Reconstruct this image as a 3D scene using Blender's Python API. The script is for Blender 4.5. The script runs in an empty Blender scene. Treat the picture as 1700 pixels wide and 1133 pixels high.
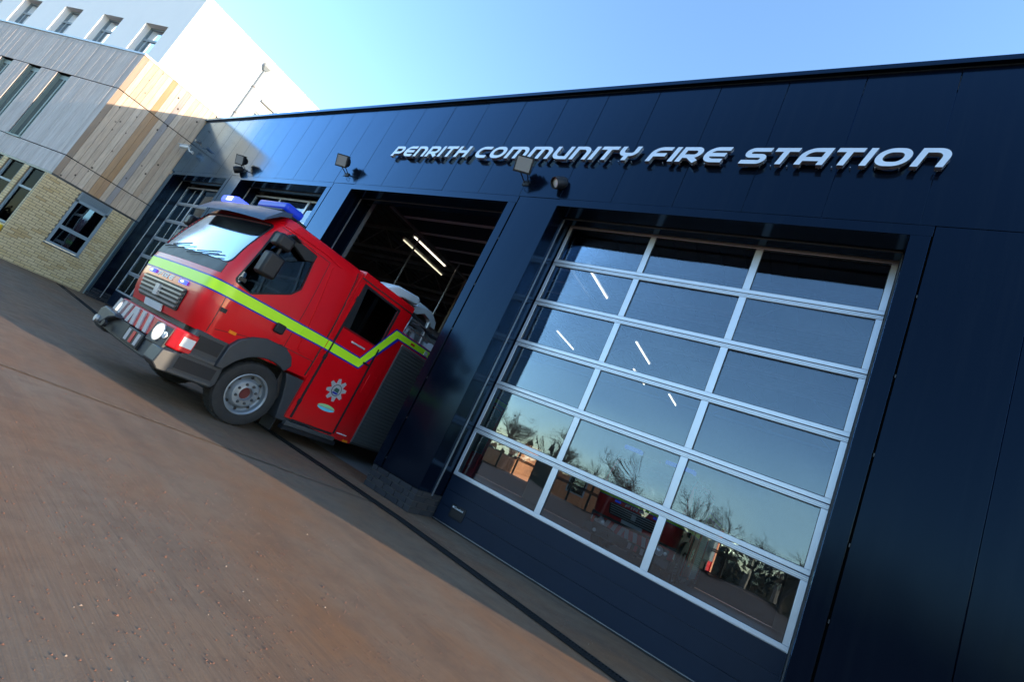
import bpy, bmesh, math, random
from mathutils import Vector, Matrix, Quaternion
from mathutils.geometry import delaunay_2d_cdt
R = math.radians
random.seed(7)
sc = bpy.context.scene
col = sc.collection

# ------------------------------------------------------------------ camera
CAM = Vector((3.878, -4.914, 1.065))
yaw, pitch, roll, FPX = -0.628, 0.225, 0.445, 801.28
fw = Vector((math.sin(yaw)*math.cos(pitch), math.cos(yaw)*math.cos(pitch), math.sin(pitch)))
rt = Vector((math.cos(yaw), -math.sin(yaw), 0)); up = rt.cross(fw)
Rr = math.cos(roll)*rt + math.sin(roll)*up
Uu = -math.sin(roll)*rt + math.cos(roll)*up
cd = bpy.data.cameras.new('camera'); co = bpy.data.objects.new('camera', cd); col.objects.link(co)
co.matrix_world = Matrix(((Rr.x, Uu.x, -fw.x, CAM.x), (Rr.y, Uu.y, -fw.y, CAM.y), (Rr.z, Uu.z, -fw.z, CAM.z), (0, 0, 0, 1)))
cd.sensor_width = 36.0; cd.lens = 36.0*FPX/1700.0; cd.clip_start = 0.05; cd.clip_end = 3000
sc.camera = co

# ------------------------------------------------------------------ world and sun
SUN_EL, SUN_AZ = R(11.0), R(15.4)          # azimuth counted from +x towards +y
sdir = Vector((math.cos(SUN_EL)*math.cos(SUN_AZ), math.cos(SUN_EL)*math.sin(SUN_AZ), math.sin(SUN_EL)))
wd = bpy.data.worlds.new('World'); sc.world = wd; wd.use_nodes = True
wn = wd.node_tree.nodes; wl = wd.node_tree.links; wn.clear()
sky = wn.new('ShaderNodeTexSky'); sky.sky_type = 'NISHITA'; sky.sun_disc = False
sky.sun_elevation = SUN_EL; sky.sun_rotation = R(90) - SUN_AZ
sky.air_density = 1.0; sky.dust_density = 0.3; sky.ozone_density = 2.8
bg = wn.new('ShaderNodeBackground'); bg.inputs['Strength'].default_value = 0.15
wo = wn.new('ShaderNodeOutputWorld')
wl.new(sky.outputs[0], bg.inputs[0]); wl.new(bg.outputs[0], wo.inputs[0])
sl = bpy.data.lights.new('sun', 'SUN'); sl.energy = 2.0; sl.angle = R(0.5); sl.color = (1.0, 0.80, 0.58)
so = bpy.data.objects.new('sun', sl); col.objects.link(so)
so.rotation_euler = (-sdir).to_track_quat('-Z', 'Y').to_euler(); so.location = (20, 6, 12)
vs = sc.view_settings; vs.view_transform = 'Standard'; vs.look = 'None'; vs.gamma = 1; vs.exposure = 2.22; vs.use_curve_mapping = False
try:
    sc.cycles.max_bounces = 8; sc.cycles.transparent_max_bounces = 16; sc.cycles.caustics_reflective = False; sc.cycles.caustics_refractive = False
except Exception: pass

# ------------------------------------------------------------------ materials
M = {}
def mat(name, base=(.5, .5, .5), rough=.5, metal=0.0, coat=0.0, spec=.5, emis=None, estr=0.0, coat_rough=.05):
    m = bpy.data.materials.new(name); m.use_nodes = True
    b = m.node_tree.nodes['Principled BSDF']
    b.inputs['Base Color'].default_value = (*base, 1); b.inputs['Roughness'].default_value = rough
    b.inputs['Metallic'].default_value = metal; b.inputs['Coat Weight'].default_value = coat
    b.inputs['Coat Roughness'].default_value = coat_rough
    b.inputs['Specular IOR Level'].default_value = spec
    if emis:
        b.inputs['Emission Color'].default_value = (*emis, 1); b.inputs['Emission Strength'].default_value = estr
    M[name] = m
    return m, m.node_tree.nodes, m.node_tree.links, b
def texco(n, l, scale=(1, 1, 1), rand=False):
    t = n.new('ShaderNodeTexCoord'); mp = n.new('ShaderNodeMapping'); mp.inputs['Scale'].default_value = scale
    l.new(t.outputs['Object'], mp.inputs['Vector'])
    if rand:
        oi = n.new('ShaderNodeObjectInfo'); mu = n.new('ShaderNodeMath'); mu.operation = 'MULTIPLY'; mu.inputs[1].default_value = 57.0
        l.new(oi.outputs['Random'], mu.inputs[0]); cb = n.new('ShaderNodeCombineXYZ')
        for i in range(3): l.new(mu.outputs[0], cb.inputs[i])
        l.new(cb.outputs[0], mp.inputs['Location'])
    return mp.outputs[0]
def noise(n, l, vec, scale, detail=4, rough=.55):
    t = n.new('ShaderNodeTexNoise'); t.inputs['Scale'].default_value = scale; t.inputs['Detail'].default_value = detail
    t.inputs['Roughness'].default_value = rough; l.new(vec, t.inputs['Vector']); return t.outputs['Fac']
def ramp(n, l, fac, stops, interp='LINEAR'):
    r = n.new('ShaderNodeValToRGB'); e = r.color_ramp.elements; r.color_ramp.interpolation = interp
    while len(e) < len(stops): e.new(.5)
    for i, (p, c) in enumerate(stops):
        e[i].position = p; e[i].color = (*c, 1) if len(c) == 3 else c
    l.new(fac, r.inputs['Fac']); return r.outputs['Color']
def mix(n, l, fac, a, b, mode='MIX'):
    m = n.new('ShaderNodeMix'); m.data_type = 'RGBA'; m.blend_type = mode
    for s, v in ((m.inputs[0], fac), (m.inputs[6], a), (m.inputs[7], b)):
        if isinstance(v, (int, float)): s.default_value = v
        elif isinstance(v, tuple): s.default_value = (*v, 1)
        else: l.new(v, s)
    return m.outputs[2]
def math_(n, l, op, a, b=None, clamp=False):
    m = n.new('ShaderNodeMath'); m.operation = op; m.use_clamp = clamp
    for i, v in enumerate((a, b)):
        if v is None: continue
        if isinstance(v, (int, float)): m.inputs[i].default_value = v
        else: l.new(v, m.inputs[i])
    return m.outputs[0]
def bump(n, l, b, h, strength=.3, dist=.01):
    bp = n.new('ShaderNodeBump'); bp.inputs['Strength'].default_value = strength; bp.inputs['Distance'].default_value = dist
    l.new(h, bp.inputs['Height']); l.new(bp.outputs[0], b.inputs['Normal']); return bp.outputs[0]

def simple(name, base, rough=.5, metal=0., coat=0., var=.12, scale=6., spec=.5, **k):
    """colour with slight wear noise in tone and roughness"""
    m, n, l, b = mat(name, base, rough, metal, coat, spec, **k)
    v = texco(n, l); f = noise(n, l, v, scale, 5)
    c = mix(n, l, f, tuple(max(0, x*(1-var)) for x in base), tuple(min(1, x*(1+var)) for x in base))
    l.new(c, b.inputs['Base Color'])
    rr = n.new('ShaderNodeMapRange'); rr.inputs['To Min'].default_value = max(0, rough*.8); rr.inputs['To Max'].default_value = min(1, rough*1.2)
    l.new(f, rr.inputs['Value']); l.new(rr.outputs[0], b.inputs['Roughness'])
    return m

# dark blue-black coated cladding, slightly uneven
m, n, l, b = mat('cladding', (.002, .004, .009), .5, spec=0.0)
v = texco(n, l, (1, 1, .5)); f = noise(n, l, v, 1.1, 2)
gs = n.new('ShaderNodeBsdfGlossy'); gs.inputs['Color'].default_value = (.40, .66, 1.0, 1)
rr = n.new('ShaderNodeMapRange'); rr.inputs['To Min'].default_value = .11; rr.inputs['To Max'].default_value = .20
l.new(noise(n, l, texco(n, l, (3, 3, .8)), 2.5, 5), rr.inputs['Value']); l.new(rr.outputs[0], gs.inputs['Roughness'])
nb = bump(n, l, b, f, .10, .02); l.new(nb, gs.inputs['Normal'])
fr = n.new('ShaderNodeFresnel'); fr.inputs['IOR'].default_value = 1.46
fa = math_(n, l, 'SUBTRACT', math_(n, l, 'MULTIPLY', fr.outputs[0], 2.4), .070, True)
mx = n.new('ShaderNodeMixShader'); l.new(fa, mx.inputs[0]); l.new(b.outputs[0], mx.inputs[1]); l.new(gs.outputs[0], mx.inputs[2])
st = noise(n, l, texco(n, l, (9, 9, .35)), 1.0, 6, .65)
dc = mix(n, l, ramp(n, l, st, [(.50, (0, 0, 0)), (.78, (1, 1, 1))]), (.0015, .003, .008), (.004, .006, .011)); l.new(dc, b.inputs['Base Color'])
l.new(mx.outputs[0], n['Material Output'].inputs[0])
simple('black_trim', (.012, .013, .016), .35)
simple('dark_wall', (.02, .02, .022), .8)
simple('bay_wall', (.30, .27, .24), .8)
simple('truss_steel', (.30, .31, .33), .5)
simple('deck', (.13, .13, .13), .7)
simple('steel_dark', (.06, .062, .065), .55, metal=.3)
simple('steel', (.42, .43, .45), .38, metal=.8)
simple('aluminium', (.62, .65, .69), .34, metal=.45)
simple('chrome', (.62, .64, .67), .24, metal=.75)
simple('letter_face', (.66, .68, .72), .32, metal=.35)
m, n, l, b = mat('door_panel', (.004, .012, .028), .45, spec=.25)
v = texco(n, l, (1, 1, 1)); w = n.new('ShaderNodeTexWave'); w.wave_type = 'BANDS'; w.bands_direction = 'Z'; w.inputs['Scale'].default_value = 30
l.new(v, w.inputs['Vector']); bump(n, l, b, w.outputs['Fac'], .25, .004)
c = mix(n, l, noise(n, l, v, 3, 5), (.003, .009, .022), (.006, .014, .032)); l.new(c, b.inputs['Base Color'])

def glass(name, tint, ior, wav=.0, wscale=1.3, rough=0.0, gain=1.0):
    m = bpy.data.materials.new(name); m.use_nodes = True; n = m.node_tree.nodes; l = m.node_tree.links; n.clear()
    o = n.new('ShaderNodeOutputMaterial'); mx = n.new('ShaderNodeMixShader'); tr = n.new('ShaderNodeBsdfTransparent'); gl = n.new('ShaderNodeBsdfGlossy')
    tr.inputs[0].default_value = (*tint, 1); gl.inputs['Roughness'].default_value = rough; fr = n.new('ShaderNodeFresnel'); fr.inputs['IOR'].default_value = ior
    if wav:
        v = texco(n, l, (1, 1, 1), True); f = noise(n, l, v, wscale, 1, .4)
        bp = n.new('ShaderNodeBump'); bp.inputs['Strength'].default_value = 1; bp.inputs['Distance'].default_value = wav
        l.new(f, bp.inputs['Height']); l.new(bp.outputs[0], gl.inputs['Normal'])
    gl.inputs['Color'].default_value = (.80, .91, 1.0, 1)
    g = math_(n, l, 'MULTIPLY', fr.outputs[0], gain, True)
    l.new(g, mx.inputs[0]); l.new(tr.outputs[0], mx.inputs[1]); l.new(gl.outputs[0], mx.inputs[2]); l.new(mx.outputs[0], o.inputs[0]); M[name] = m
glass('door_glass', (.82, .86, .89), 1.5, .012, 1.2, gain=2.2)
glass('window_glass', (.35, .40, .42), 1.6, .004, 1.0, gain=3.2)
glass('screen_glass', (.42, .50, .52), 1.55, 0, .8, rough=.09, gain=4.2)
glass('high_glass', (.30, .36, .40), 1.6, .003, 1.0, gain=6.0)
glass('dull_glass', (.12, .10, .09), 1.45, 0, 1, gain=.12)
glass('rear_glass', (.8, .85, .85), 1.5, .003, .8, gain=1.0)
glass('cab_glass', (.30, .34, .35), 1.5, .002, .8)

# concrete apron: broom lines along x, rusty stains, two slabs of different tone
m, n, l, b = mat('concrete', (.26, .22, .19), .78, spec=.35)
v = texco(n, l)
big = noise(n, l, texco(n, l, (.55, 1.0, 1)), .9, 6, .62); mid = noise(n, l, v, 5.0, 6, .65); fine = noise(n, l, v, 90, 3, .7)
broom = noise(n, l, texco(n, l, (2.4, 120, 1)), 1.0, 3, .6)
sx = n.new('ShaderNodeSeparateXYZ'); l.new(v, sx.inputs[0])
d1 = math_(n, l, 'ADD', math_(n, l, 'MULTIPLY', sx.outputs[0], .886), math_(n, l, 'MULTIPLY', sx.outputs[1], -.463))
slab = n.new('ShaderNodeMapRange'); slab.inputs['From Min'].default_value = .132; slab.inputs['From Max'].default_value = .140; l.new(d1, slab.inputs['Value'])
c = mix(n, l, slab.outputs[0], (.205, .135, .085), (.215, .150, .098))
c = mix(n, l, ramp(n, l, big, [(.40, (0, 0, 0)), (.66, (1, 1, 1))]), c, (.235, .115, .052))
c = mix(n, l, ramp(n, l, mid, [(.46, (0, 0, 0)), (.72, (.55, .55, .55))]), c, (.135, .084, .055))
c = mix(n, l, ramp(n, l, noise(n, l, texco(n, l, (.35, 1.4, 1)), 1.6, 5, .6), [(.52, (0, 0, 0)), (.7, (.5, .5, .5))]), c, (.105, .066, .044))
c = mix(n, l, ramp(n, l, broom, [(.42, (0, 0, 0)), (.66, (.55, .55, .55))]), c, mix(n, l, .5, c, (.06, .04, .03)))
c = mix(n, l, math_(n, l, 'MULTIPLY', fine, .55), c, mix(n, l, .5, c, (.075, .045, .03)))
vo = n.new('ShaderNodeTexVoronoi'); vo.inputs['Scale'].default_value = 42; l.new(v, vo.inputs['Vector'])
spk = ramp(n, l, vo.outputs['Distance'], [(.05, (1, 1, 1)), (.11, (0, 0, 0))])
c = mix(n, l, math_(n, l, 'MULTIPLY', spk, ramp(n, l, fine, [(.45, (0, 0, 0)), (.6, (.8, .8, .8))])), c, mix(n, l, vo.outputs['Color'], (.10, .04, .03), (.42, .30, .22)))
l.new(c, b.inputs['Base Color'])
hh = math_(n, l, 'ADD', math_(n, l, 'MULTIPLY', broom, .7), math_(n, l, 'MULTIPLY', fine, .4)); bump(n, l, b, hh, .7, .005)
l.new(ramp(n, l, mid, [(.3, (.62, .62, .62)), (.7, (.88, .88, .88))]), b.inputs['Roughness'])
simple('bay_concrete', (.20, .19, .18), .55, scale=3)
simple('joint_dark', (.018, .015, .013), .9, scale=30)
simple('joint_sand', (.42, .29, .17), .9, var=.4, scale=40)
simple('stone', (.15, .065, .04), .8, var=.5, scale=60)
simple('stone_pale', (.30, .22, .16), .8, var=.3, scale=60)
simple('grate', (.010, .010, .011), .8, spec=.2)

# timber boards
def timber(name, stops, knots=True):
    m, n, l, b = mat(name, (.4, .3, .2), .75, spec=.3)
    oi = n.new('ShaderNodeObjectInfo'); base = ramp(n, l, oi.outputs['Random'], stops)
    v = texco(n, l, (14, 14, 1.1), True); g = noise(n, l, v, 2.2, 6, .7)
    c = mix(n, l, ramp(n, l, g, [(.35, (0, 0, 0)), (.7, (.75, .75, .75))]), base, mix(n, l, .55, base, (.10, .07, .05)))
    g2 = noise(n, l, texco(n, l, (1, 1, .5), True), 1.4, 4); c = mix(n, l, math_(n, l, 'MULTIPLY', g2, .7), c, mix(n, l, .5, c, (.42, .38, .36)))
    if knots:
        vo = n.new('ShaderNodeTexVoronoi'); vo.inputs['Scale'].default_value = 3.4; l.new(texco(n, l, (1, 2.0, .8), True), vo.inputs['Vector'])
        k = ramp(n, l, vo.outputs['Distance'], [(.055, (1, 1, 1)), (.12, (0, 0, 0))]); c = mix(n, l, k, c, (.045, .03, .024))
    l.new(c, b.inputs['Base Color']); bump(n, l, b, g, .2, .003)
timber('timber_warm', [(0, (.54, .37, .24)), (.3, (.66, .49, .34)), (.6, (.60, .44, .31)), (.85, (.72, .56, .41)), (1, (.50, .35, .23))])
timber('timber_orange', [(0, (.44, .22, .08)), (1, (.52, .28, .11))])
timber('timber_grey', [(0, (.28, .25, .24)), (1, (.36, .32, .30))])
timber('timber_brown', [(0, (.30, .20, .12)), (1, (.34, .22, .13))])
timber('timber_silver', [(0, (.47, .41, .38)), (.35, (.60, .54, .51)), (.7, (.53, .46, .43)), (1, (.63, .56, .52))], False)
# bricks
def bricks(name, stops, stain=(.30, .19, .09)):
    m, n, l, b = mat(name, (.5, .4, .2), .85, spec=.3)
    oi = n.new('ShaderNodeObjectInfo'); base = ramp(n, l, oi.outputs['Random'], stops)
    v = texco(n, l, (1, 1, 1), True); f = noise(n, l, v, 18, 6, .7)
    c = mix(n, l, ramp(n, l, f, [(.3, (0, 0, 0)), (.75, (.6, .6, .6))]), base, mix(n, l, .5, base, stain))
    l.new(c, b.inputs['Base Color']); bump(n, l, b, f, .3, .004)
bricks('brick_buff', [(0, (.62, .45, .23)), (.4, (.72, .55, .32)), (.75, (.66, .50, .28)), (1, (.56, .38, .18))])
bricks('brick_blue', [(0, (.018, .020, .026)), (.5, (.026, .028, .034)), (1, (.036, .034, .037))], (.03, .028, .027))
bricks('brick_orange', [(0, (.50, .19, .09)), (1, (.58, .24, .12))])
simple('mortar', (.17, .13, .09), .95, scale=20)
simple('mortar_dark', (.07, .068, .066), .95, scale=20)
simple('render_white', (.78, .78, .77), .85, var=.04, scale=1.5)
simple('frame_grey', (.20, .25, .28), .45)
simple('frame_green', (.16, .21, .20), .45)
simple('cap_metal', (.42, .46, .50), .4, metal=.3)
simple('pipe_grey', (.16, .19, .21), .5)
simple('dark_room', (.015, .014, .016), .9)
simple('curtain', (.12, .10, .13), .9, var=.5, scale=14)
# vehicle
m, n, l, b = mat('red_paint', (.60, .001, .006), .35, coat=.35, coat_rough=.06, spec=.35)
f = noise(n, l, texco(n, l), 2.2, 5); c = mix(n, l, f, (.55, .001, .005), (.66, .002, .008)); l.new(c, b.inputs['Base Color'])
dz = n.new('ShaderNodeSeparateXYZ'); l.new(texco(n, l), dz.inputs[0])
dirt = math_(n, l, 'MULTIPLY', ramp(n, l, dz.outputs[2], [(.3, (.40, .40, .40)), (.8, (0, 0, 0))]), noise(n, l, texco(n, l), 7, 6), True)
l.new(mix(n, l, dirt, c, (.12, .07, .05)), b.inputs['Base Color'])
simple('lime', (.50, .86, .02), .4, var=.06)
simple('blue_edge', (.004, .015, .30), .4)
simple('white_tape', (.60, .62, .63), .4, var=.06)
simple('dull_tape', (.42, .38, .38), .5, var=.15)
simple('red_tape', (.55, .01, .015), .4)
simple('black_plastic', (.012, .013, .016), .5, scale=14, var=.3, spec=.3)
simple('grey_plastic', (.026, .030, .036), .5, scale=9, var=.3)
mat('gap_shade', (.002, .002, .002), 1.0, spec=0.0)
simple('seam', (.01, .008, .008), .6)
m, n, l, b = mat('rubber', (.022, .022, .024), .75, spec=.3)
f = noise(n, l, texco(n, l), 16, 6); c = mix(n, l, f, (.014, .014, .016), (.036, .034, .032)); l.new(c, b.inputs['Base Color'])
simple('wheel_steel', (.24, .26, .28), .42, metal=.35, var=.3, scale=9)
simple('shutter', (.15, .16, .165), .45, metal=.5, var=.15)
simple('silver', (.60, .61, .63), .35, metal=.5)
simple('amber', (.8, .22, .01), .3)
simple('yellow', (.75, .48, .02), .5)
simple('seat', (.035, .04, .05), .8)
simple('pale_gear', (.55, .62, .68), .5, var=.2, scale=5)
simple('teal', (.10, .50, .65), .4); simple('leaf_green', (.30, .55, .25), .4)
mat('headlamp', (.8, .8, .8), .15, emis=(1, .78, .50), estr=.28)
mat('lens', (.72, .75, .78), .12, metal=.3)
mat('blue_lit', (.01, .03, .5), .5, spec=.15, emis=(.07, .11, 1.0), estr=.5)
mat('blue_core', (.4, .5, .9), .2, emis=(.35, .45, 1.0), estr=.9)
mat('blue_lens', (.003, .02, .30), .35, spec=.3, emis=(.01, .06, .8), estr=.06)
mat('tube_lit', (.9, .9, .9), .4, emis=(1, .9, .70), estr=.7)
mat('lamp_glass', (.30, .31, .31), .18, metal=.3)
simple('bark', (.07, .055, .045), .9, var=.3); simple('twig', (.055, .042, .036), .9, var=.3)
m, n, l, b = mat('hedge_green', (.030, .026, .016), .95)

# ------------------------------------------------------------------ mesh helpers
class MB:
    def __init__(s): s.v = []; s.f = []
    def add(s, vs, fs):
        o = len(s.v); s.v += [tuple(p) for p in vs]; s.f += [tuple(o+i for i in f) for f in fs]; return s
    def box(s, x0, x1, y0, y1, z0, z1, mtx=None):
        vs = [Vector((x, y, z)) for x in (x0, x1) for y in (y0, y1) for z in (z0, z1)]
        if mtx: vs = [mtx @ p for p in vs]
        return s.add(vs, [(0, 1, 3, 2), (4, 6, 7, 5), (0, 4, 5, 1), (2, 3, 7, 6), (0, 2, 6, 4), (1, 5, 7, 3)])
    def hexa(s, a, b):            # two quads joined
        return s.add(list(a)+list(b), [(0, 1, 2, 3), (7, 6, 5, 4), (0, 4, 5, 1), (1, 5, 6, 2), (2, 6, 7, 3), (3, 7, 4, 0)])
    def prism(s, poly, ax, a, b):  # polygon in the two other axes extruded along ax from a to b
        n = len(poly)
        def P(p, t):
            if ax == 0: return (t, p[0], p[1])
            if ax == 1: return (p[0], t, p[1])
            return (p[0], p[1], t)
        vs = [P(p, a) for p in poly]+[P(p, b) for p in poly]
        return s.add(vs, [tuple(range(n)), tuple(range(2*n-1, n-1, -1))]+[(i, n+i, n+(i+1) % n, (i+1) % n) for i in range(n)])
    def tube(s, pts, r, k=8, r2=None, cap=True):
        pts = [Vector(p) for p in pts]; n = len(pts); rings = []
        for i, p in enumerate(pts):
            t = (pts[min(i+1, n-1)]-pts[max(i-1, 0)]).normalized()
            a = Vector((0, 0, 1)) if abs(t.z) < .9 else Vector((1, 0, 0))
            u = t.cross(a).normalized(); w = t.cross(u)
            rr = r if r2 is None else r+(r2-r)*i/(n-1)
            rings.append([p+(u*math.cos(2*math.pi*j/k)+w*math.sin(2*math.pi*j/k))*rr for j in range(k)])
        vs = [q for g in rings for q in g]; fs = []
        for i in range(n-1):
            for j in range(k): fs.append((i*k+j, i*k+(j+1) % k, (i+1)*k+(j+1) % k, (i+1)*k+j))
        if cap: fs += [tuple(range(k))[::-1], tuple((n-1)*k+j for j in range(k))]
        return s.add(vs, fs)
    def lathe(s, prof, c, axis, k=32, closed=False):  # prof: list of (radius, offset along axis)
        axis = Vector(axis).normalized(); a = Vector((0, 0, 1)) if abs(axis.z) < .9 else Vector((1, 0, 0))
        u = axis.cross(a).normalized(); w = axis.cross(u); c = Vector(c); m = len(prof); vs = []; fs = []
        for r, h in prof:
            for j in range(k):
                t = 2*math.pi*j/k; vs.append(c+axis*h+(u*math.cos(t)+w*math.sin(t))*r)
        for i in range(m if closed else m-1):
            i2 = (i+1) % m
            for j in range(k): fs.append((i*k+j, i*k+(j+1) % k, i2*k+(j+1) % k, i2*k+j))
        return s.add(vs, fs)
    def build(s, name, m, parent=None, smooth=False, bevel=0, auto=35):
        me = bpy.data.meshes.new(name); me.from_pydata(s.v, [], s.f)
        bm = bmesh.new(); bm.from_mesh(me); bmesh.ops.recalc_face_normals(bm, faces=bm.faces)
        if bevel:
            ed = [e for e in bm.edges if len(e.link_faces) == 2 and e.calc_face_angle(0) > R(30)]
            nf = bmesh.ops.bevel(bm, geom=ed, offset=bevel, segments=2, profile=.5, affect='EDGES')['faces']
            for f in nf: f.smooth = True
        if smooth:
            for f in bm.faces: f.smooth = True
            for e in bm.edges:
                if len(e.link_faces) == 2 and e.calc_face_angle(0) > R(auto): e.smooth = False
        bm.to_mesh(me); bm.free()
        me.materials.append(M[m])
        o = bpy.data.objects.new(name, me); col.objects.link(o); put(o, parent); return o
ROOTS = {}
def put(o, parent):
    if parent is not None:
        o.parent = parent
        if parent.name in ROOTS and ROOTS[parent.name]: o.matrix_parent_inverse = Matrix.Translation(-Vector(parent.location))
def tag(o, label, cat, group=None):
    o['label'] = label; o['category'] = cat
    if group: o['group'] = group
    return o
def thing(name, label, cat, loc=(0, 0, 0), group=None, world=True):
    """an Empty at the base; world=True: parts are given in world coordinates"""
    o = bpy.data.objects.new(name, None); o.empty_display_size = .2; col.objects.link(o); o.location = loc
    ROOTS[o.name] = world; return tag(o, label, cat, group)
def struct(o, kind='structure'): o['kind'] = kind; return o
def inst(src, name, parent, mtx):
    o = bpy.data.objects.new(name, src.data if hasattr(src, 'data') else src); col.objects.link(o); put(o, parent)
    if parent is not None and ROOTS.get(parent.name): o.matrix_parent_inverse = Matrix.Translation(-Vector(parent.location))
    o.matrix_basis = mtx; return o
def mesh_of(mb, name, m, bevel=0):
    o = mb.build(name, m, None, bevel=bevel); me = o.data; bpy.data.objects.remove(o); return me
def copy_tree(o, parent=None):
    c = o.copy(); col.objects.link(c); c.parent = parent
    if parent is None: ROOTS[c.name] = ROOTS.get(o.name, False)
    for ch in o.children: copy_tree(ch, c)
    return c

def subdiv(poly, step):
    out = []
    n = len(poly)
    for i in range(n):
        a = poly[i]; b = poly[(i+1) % n]; d = math.hypot(b[0]-a[0], b[1]-a[1]); k = max(1, int(math.ceil(d/step)))
        for j in range(k): out.append((a[0]+(b[0]-a[0])*j/k, a[1]+(b[1]-a[1])*j/k))
    return out
def inside(p, poly):
    c = False; n = len(poly); x, y = p
    for i in range(n):
        x1, y1 = poly[i]; x2, y2 = poly[(i+1) % n]
        if (y1 > y) != (y2 > y) and x < (x2-x1)*(y-y1)/(y2-y1)+x1: c = not c
    return c
def cdt(polys_in, holes=(), step=None, grid=None):
    """triangulate the union of polys_in minus holes; returns 2D verts, tris"""
    vs = []; fs = []
    for p in list(polys_in)+list(holes):
        q = subdiv(p, step) if step else list(p)
        if sum(q[i-1][0]*q[i][1]-q[i][0]*q[i-1][1] for i in range(len(q))) < 0: q = q[::-1]
        fs.append(list(range(len(vs), len(vs)+len(q)))); vs += [Vector(t) for t in q]
    if grid:
        xs = [v.x for v in vs]; ys = [v.y for v in vs]; i0 = min(xs); j0 = min(ys)
        for i in range(1, int((max(xs)-i0)/grid)+1):
            for j in range(1, int((max(ys)-j0)/grid)+1):
                p = (i0+i*grid+.0007*j, j0+j*grid)
                if any(inside(p, q) for q in polys_in): vs.append(Vector(p))
    r = delaunay_2d_cdt(vs, [], fs, 0, 1e-5, True)
    ov, oe, of, _, _, fo = r; ni = len(polys_in); tri = []
    for f, o in zip(of, fo):
        if any(i < ni for i in o) and not any(i >= ni for i in o): tri.append(tuple(f))
    used = sorted({i for t in tri for i in t}); ix = {a: k for k, a in enumerate(used)}
    return [tuple(ov[i]) for i in used], [tuple(ix[i] for i in t) for t in tri]
def slab_from(mb, v2, tri, mapf):
    """solid: mapf(p, 0) front, mapf(p, 1) back"""
    n = len(v2); vs = [mapf(p, 0) for p in v2]+[mapf(p, 1) for p in v2]; fs = []; ec = {}
    for t in tri:
        fs.append(t); fs.append(tuple(n+i for i in reversed(t)))
        for a, b in ((t[0], t[1]), (t[1], t[2]), (t[2], t[0])): ec[(min(a, b), max(a, b))] = ec.get((min(a, b), max(a, b)), 0)+1
    fs += [(a, b, n+b, n+a) for (a, b), k in ec.items() if k == 1]
    return mb.add(vs, fs)

# ------------------------------------------------------------------ ground
def gz(x):                                     # the yard rises a little towards the timber building
    t = min(1, max(0, (-8.5-x)/6.0)); return .17*t*t*(3-2*t)
def grid_sheet(xs, ys, dz):
    mb = MB(); nx = len(xs)
    vs = [(x, y, gz(x)+dz) for y in ys for x in xs]
    return mb.add(vs, [(j*nx+i, j*nx+i+1, (j+1)*nx+i+1, (j+1)*nx+i) for j in range(len(ys)-1) for i in range(nx-1)])
XS = [-900, -200, -60, -30, -20, -16]+[-15+.5*i for i in range(15)]+[-6, -2, 2, 6, 12, 30, 100, 900]
struct(grid_sheet(XS, [-900, -200, -60, -20, -8, -4, 0, 6, 14, 40, 150, 900], 0).build('ground', 'concrete'))
fl = struct(grid_sheet([-14.5+.5*i for i in range(42)]+[6.3], [.55, 4, 8, 13.2], .005).build('bay_floor', 'bay_concrete'))
# ragged expansion joint running to the drain
rj = random.Random(3)
def ribbon(p0, p1, w, z, seg, jit, rnd, off=0.0):
    mb = MB(); p0 = Vector(p0); p1 = Vector(p1); d = (p1-p0).normalized(); nn = Vector((-d.y, d.x)); vs = []
    for i in range(seg+1):
        c = p0.lerp(p1, i/seg)+nn*(off+rnd.uniform(-jit, jit)*.5); hw = w*(.5+rnd.uniform(-jit, jit)*4)
        a = c+nn*hw; b = c-nn*hw; vs += [(a.x, a.y, gz(a.x)+z), (b.x, b.y, gz(b.x)+z)]
    return mb.add(vs, [(2*i, 2*i+1, 2*i+3, 2*i+2) for i in range(seg)])
struct(ribbon((-2.45, -4.95), (-.08, -.50), .016, .008, 150, .012, rj).build('expansion_joint', 'joint_dark'))
struct(ribbon((-2.45, -4.95), (-.45, -1.20), .030, .004, 130, .022, rj, .022).build('joint_filler', 'joint_sand'))
struct(ribbon((.55, -.30), (1.05, -.40), .008, .008, 30, .004, rj).build('floor_crack', 'joint_dark'))
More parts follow.
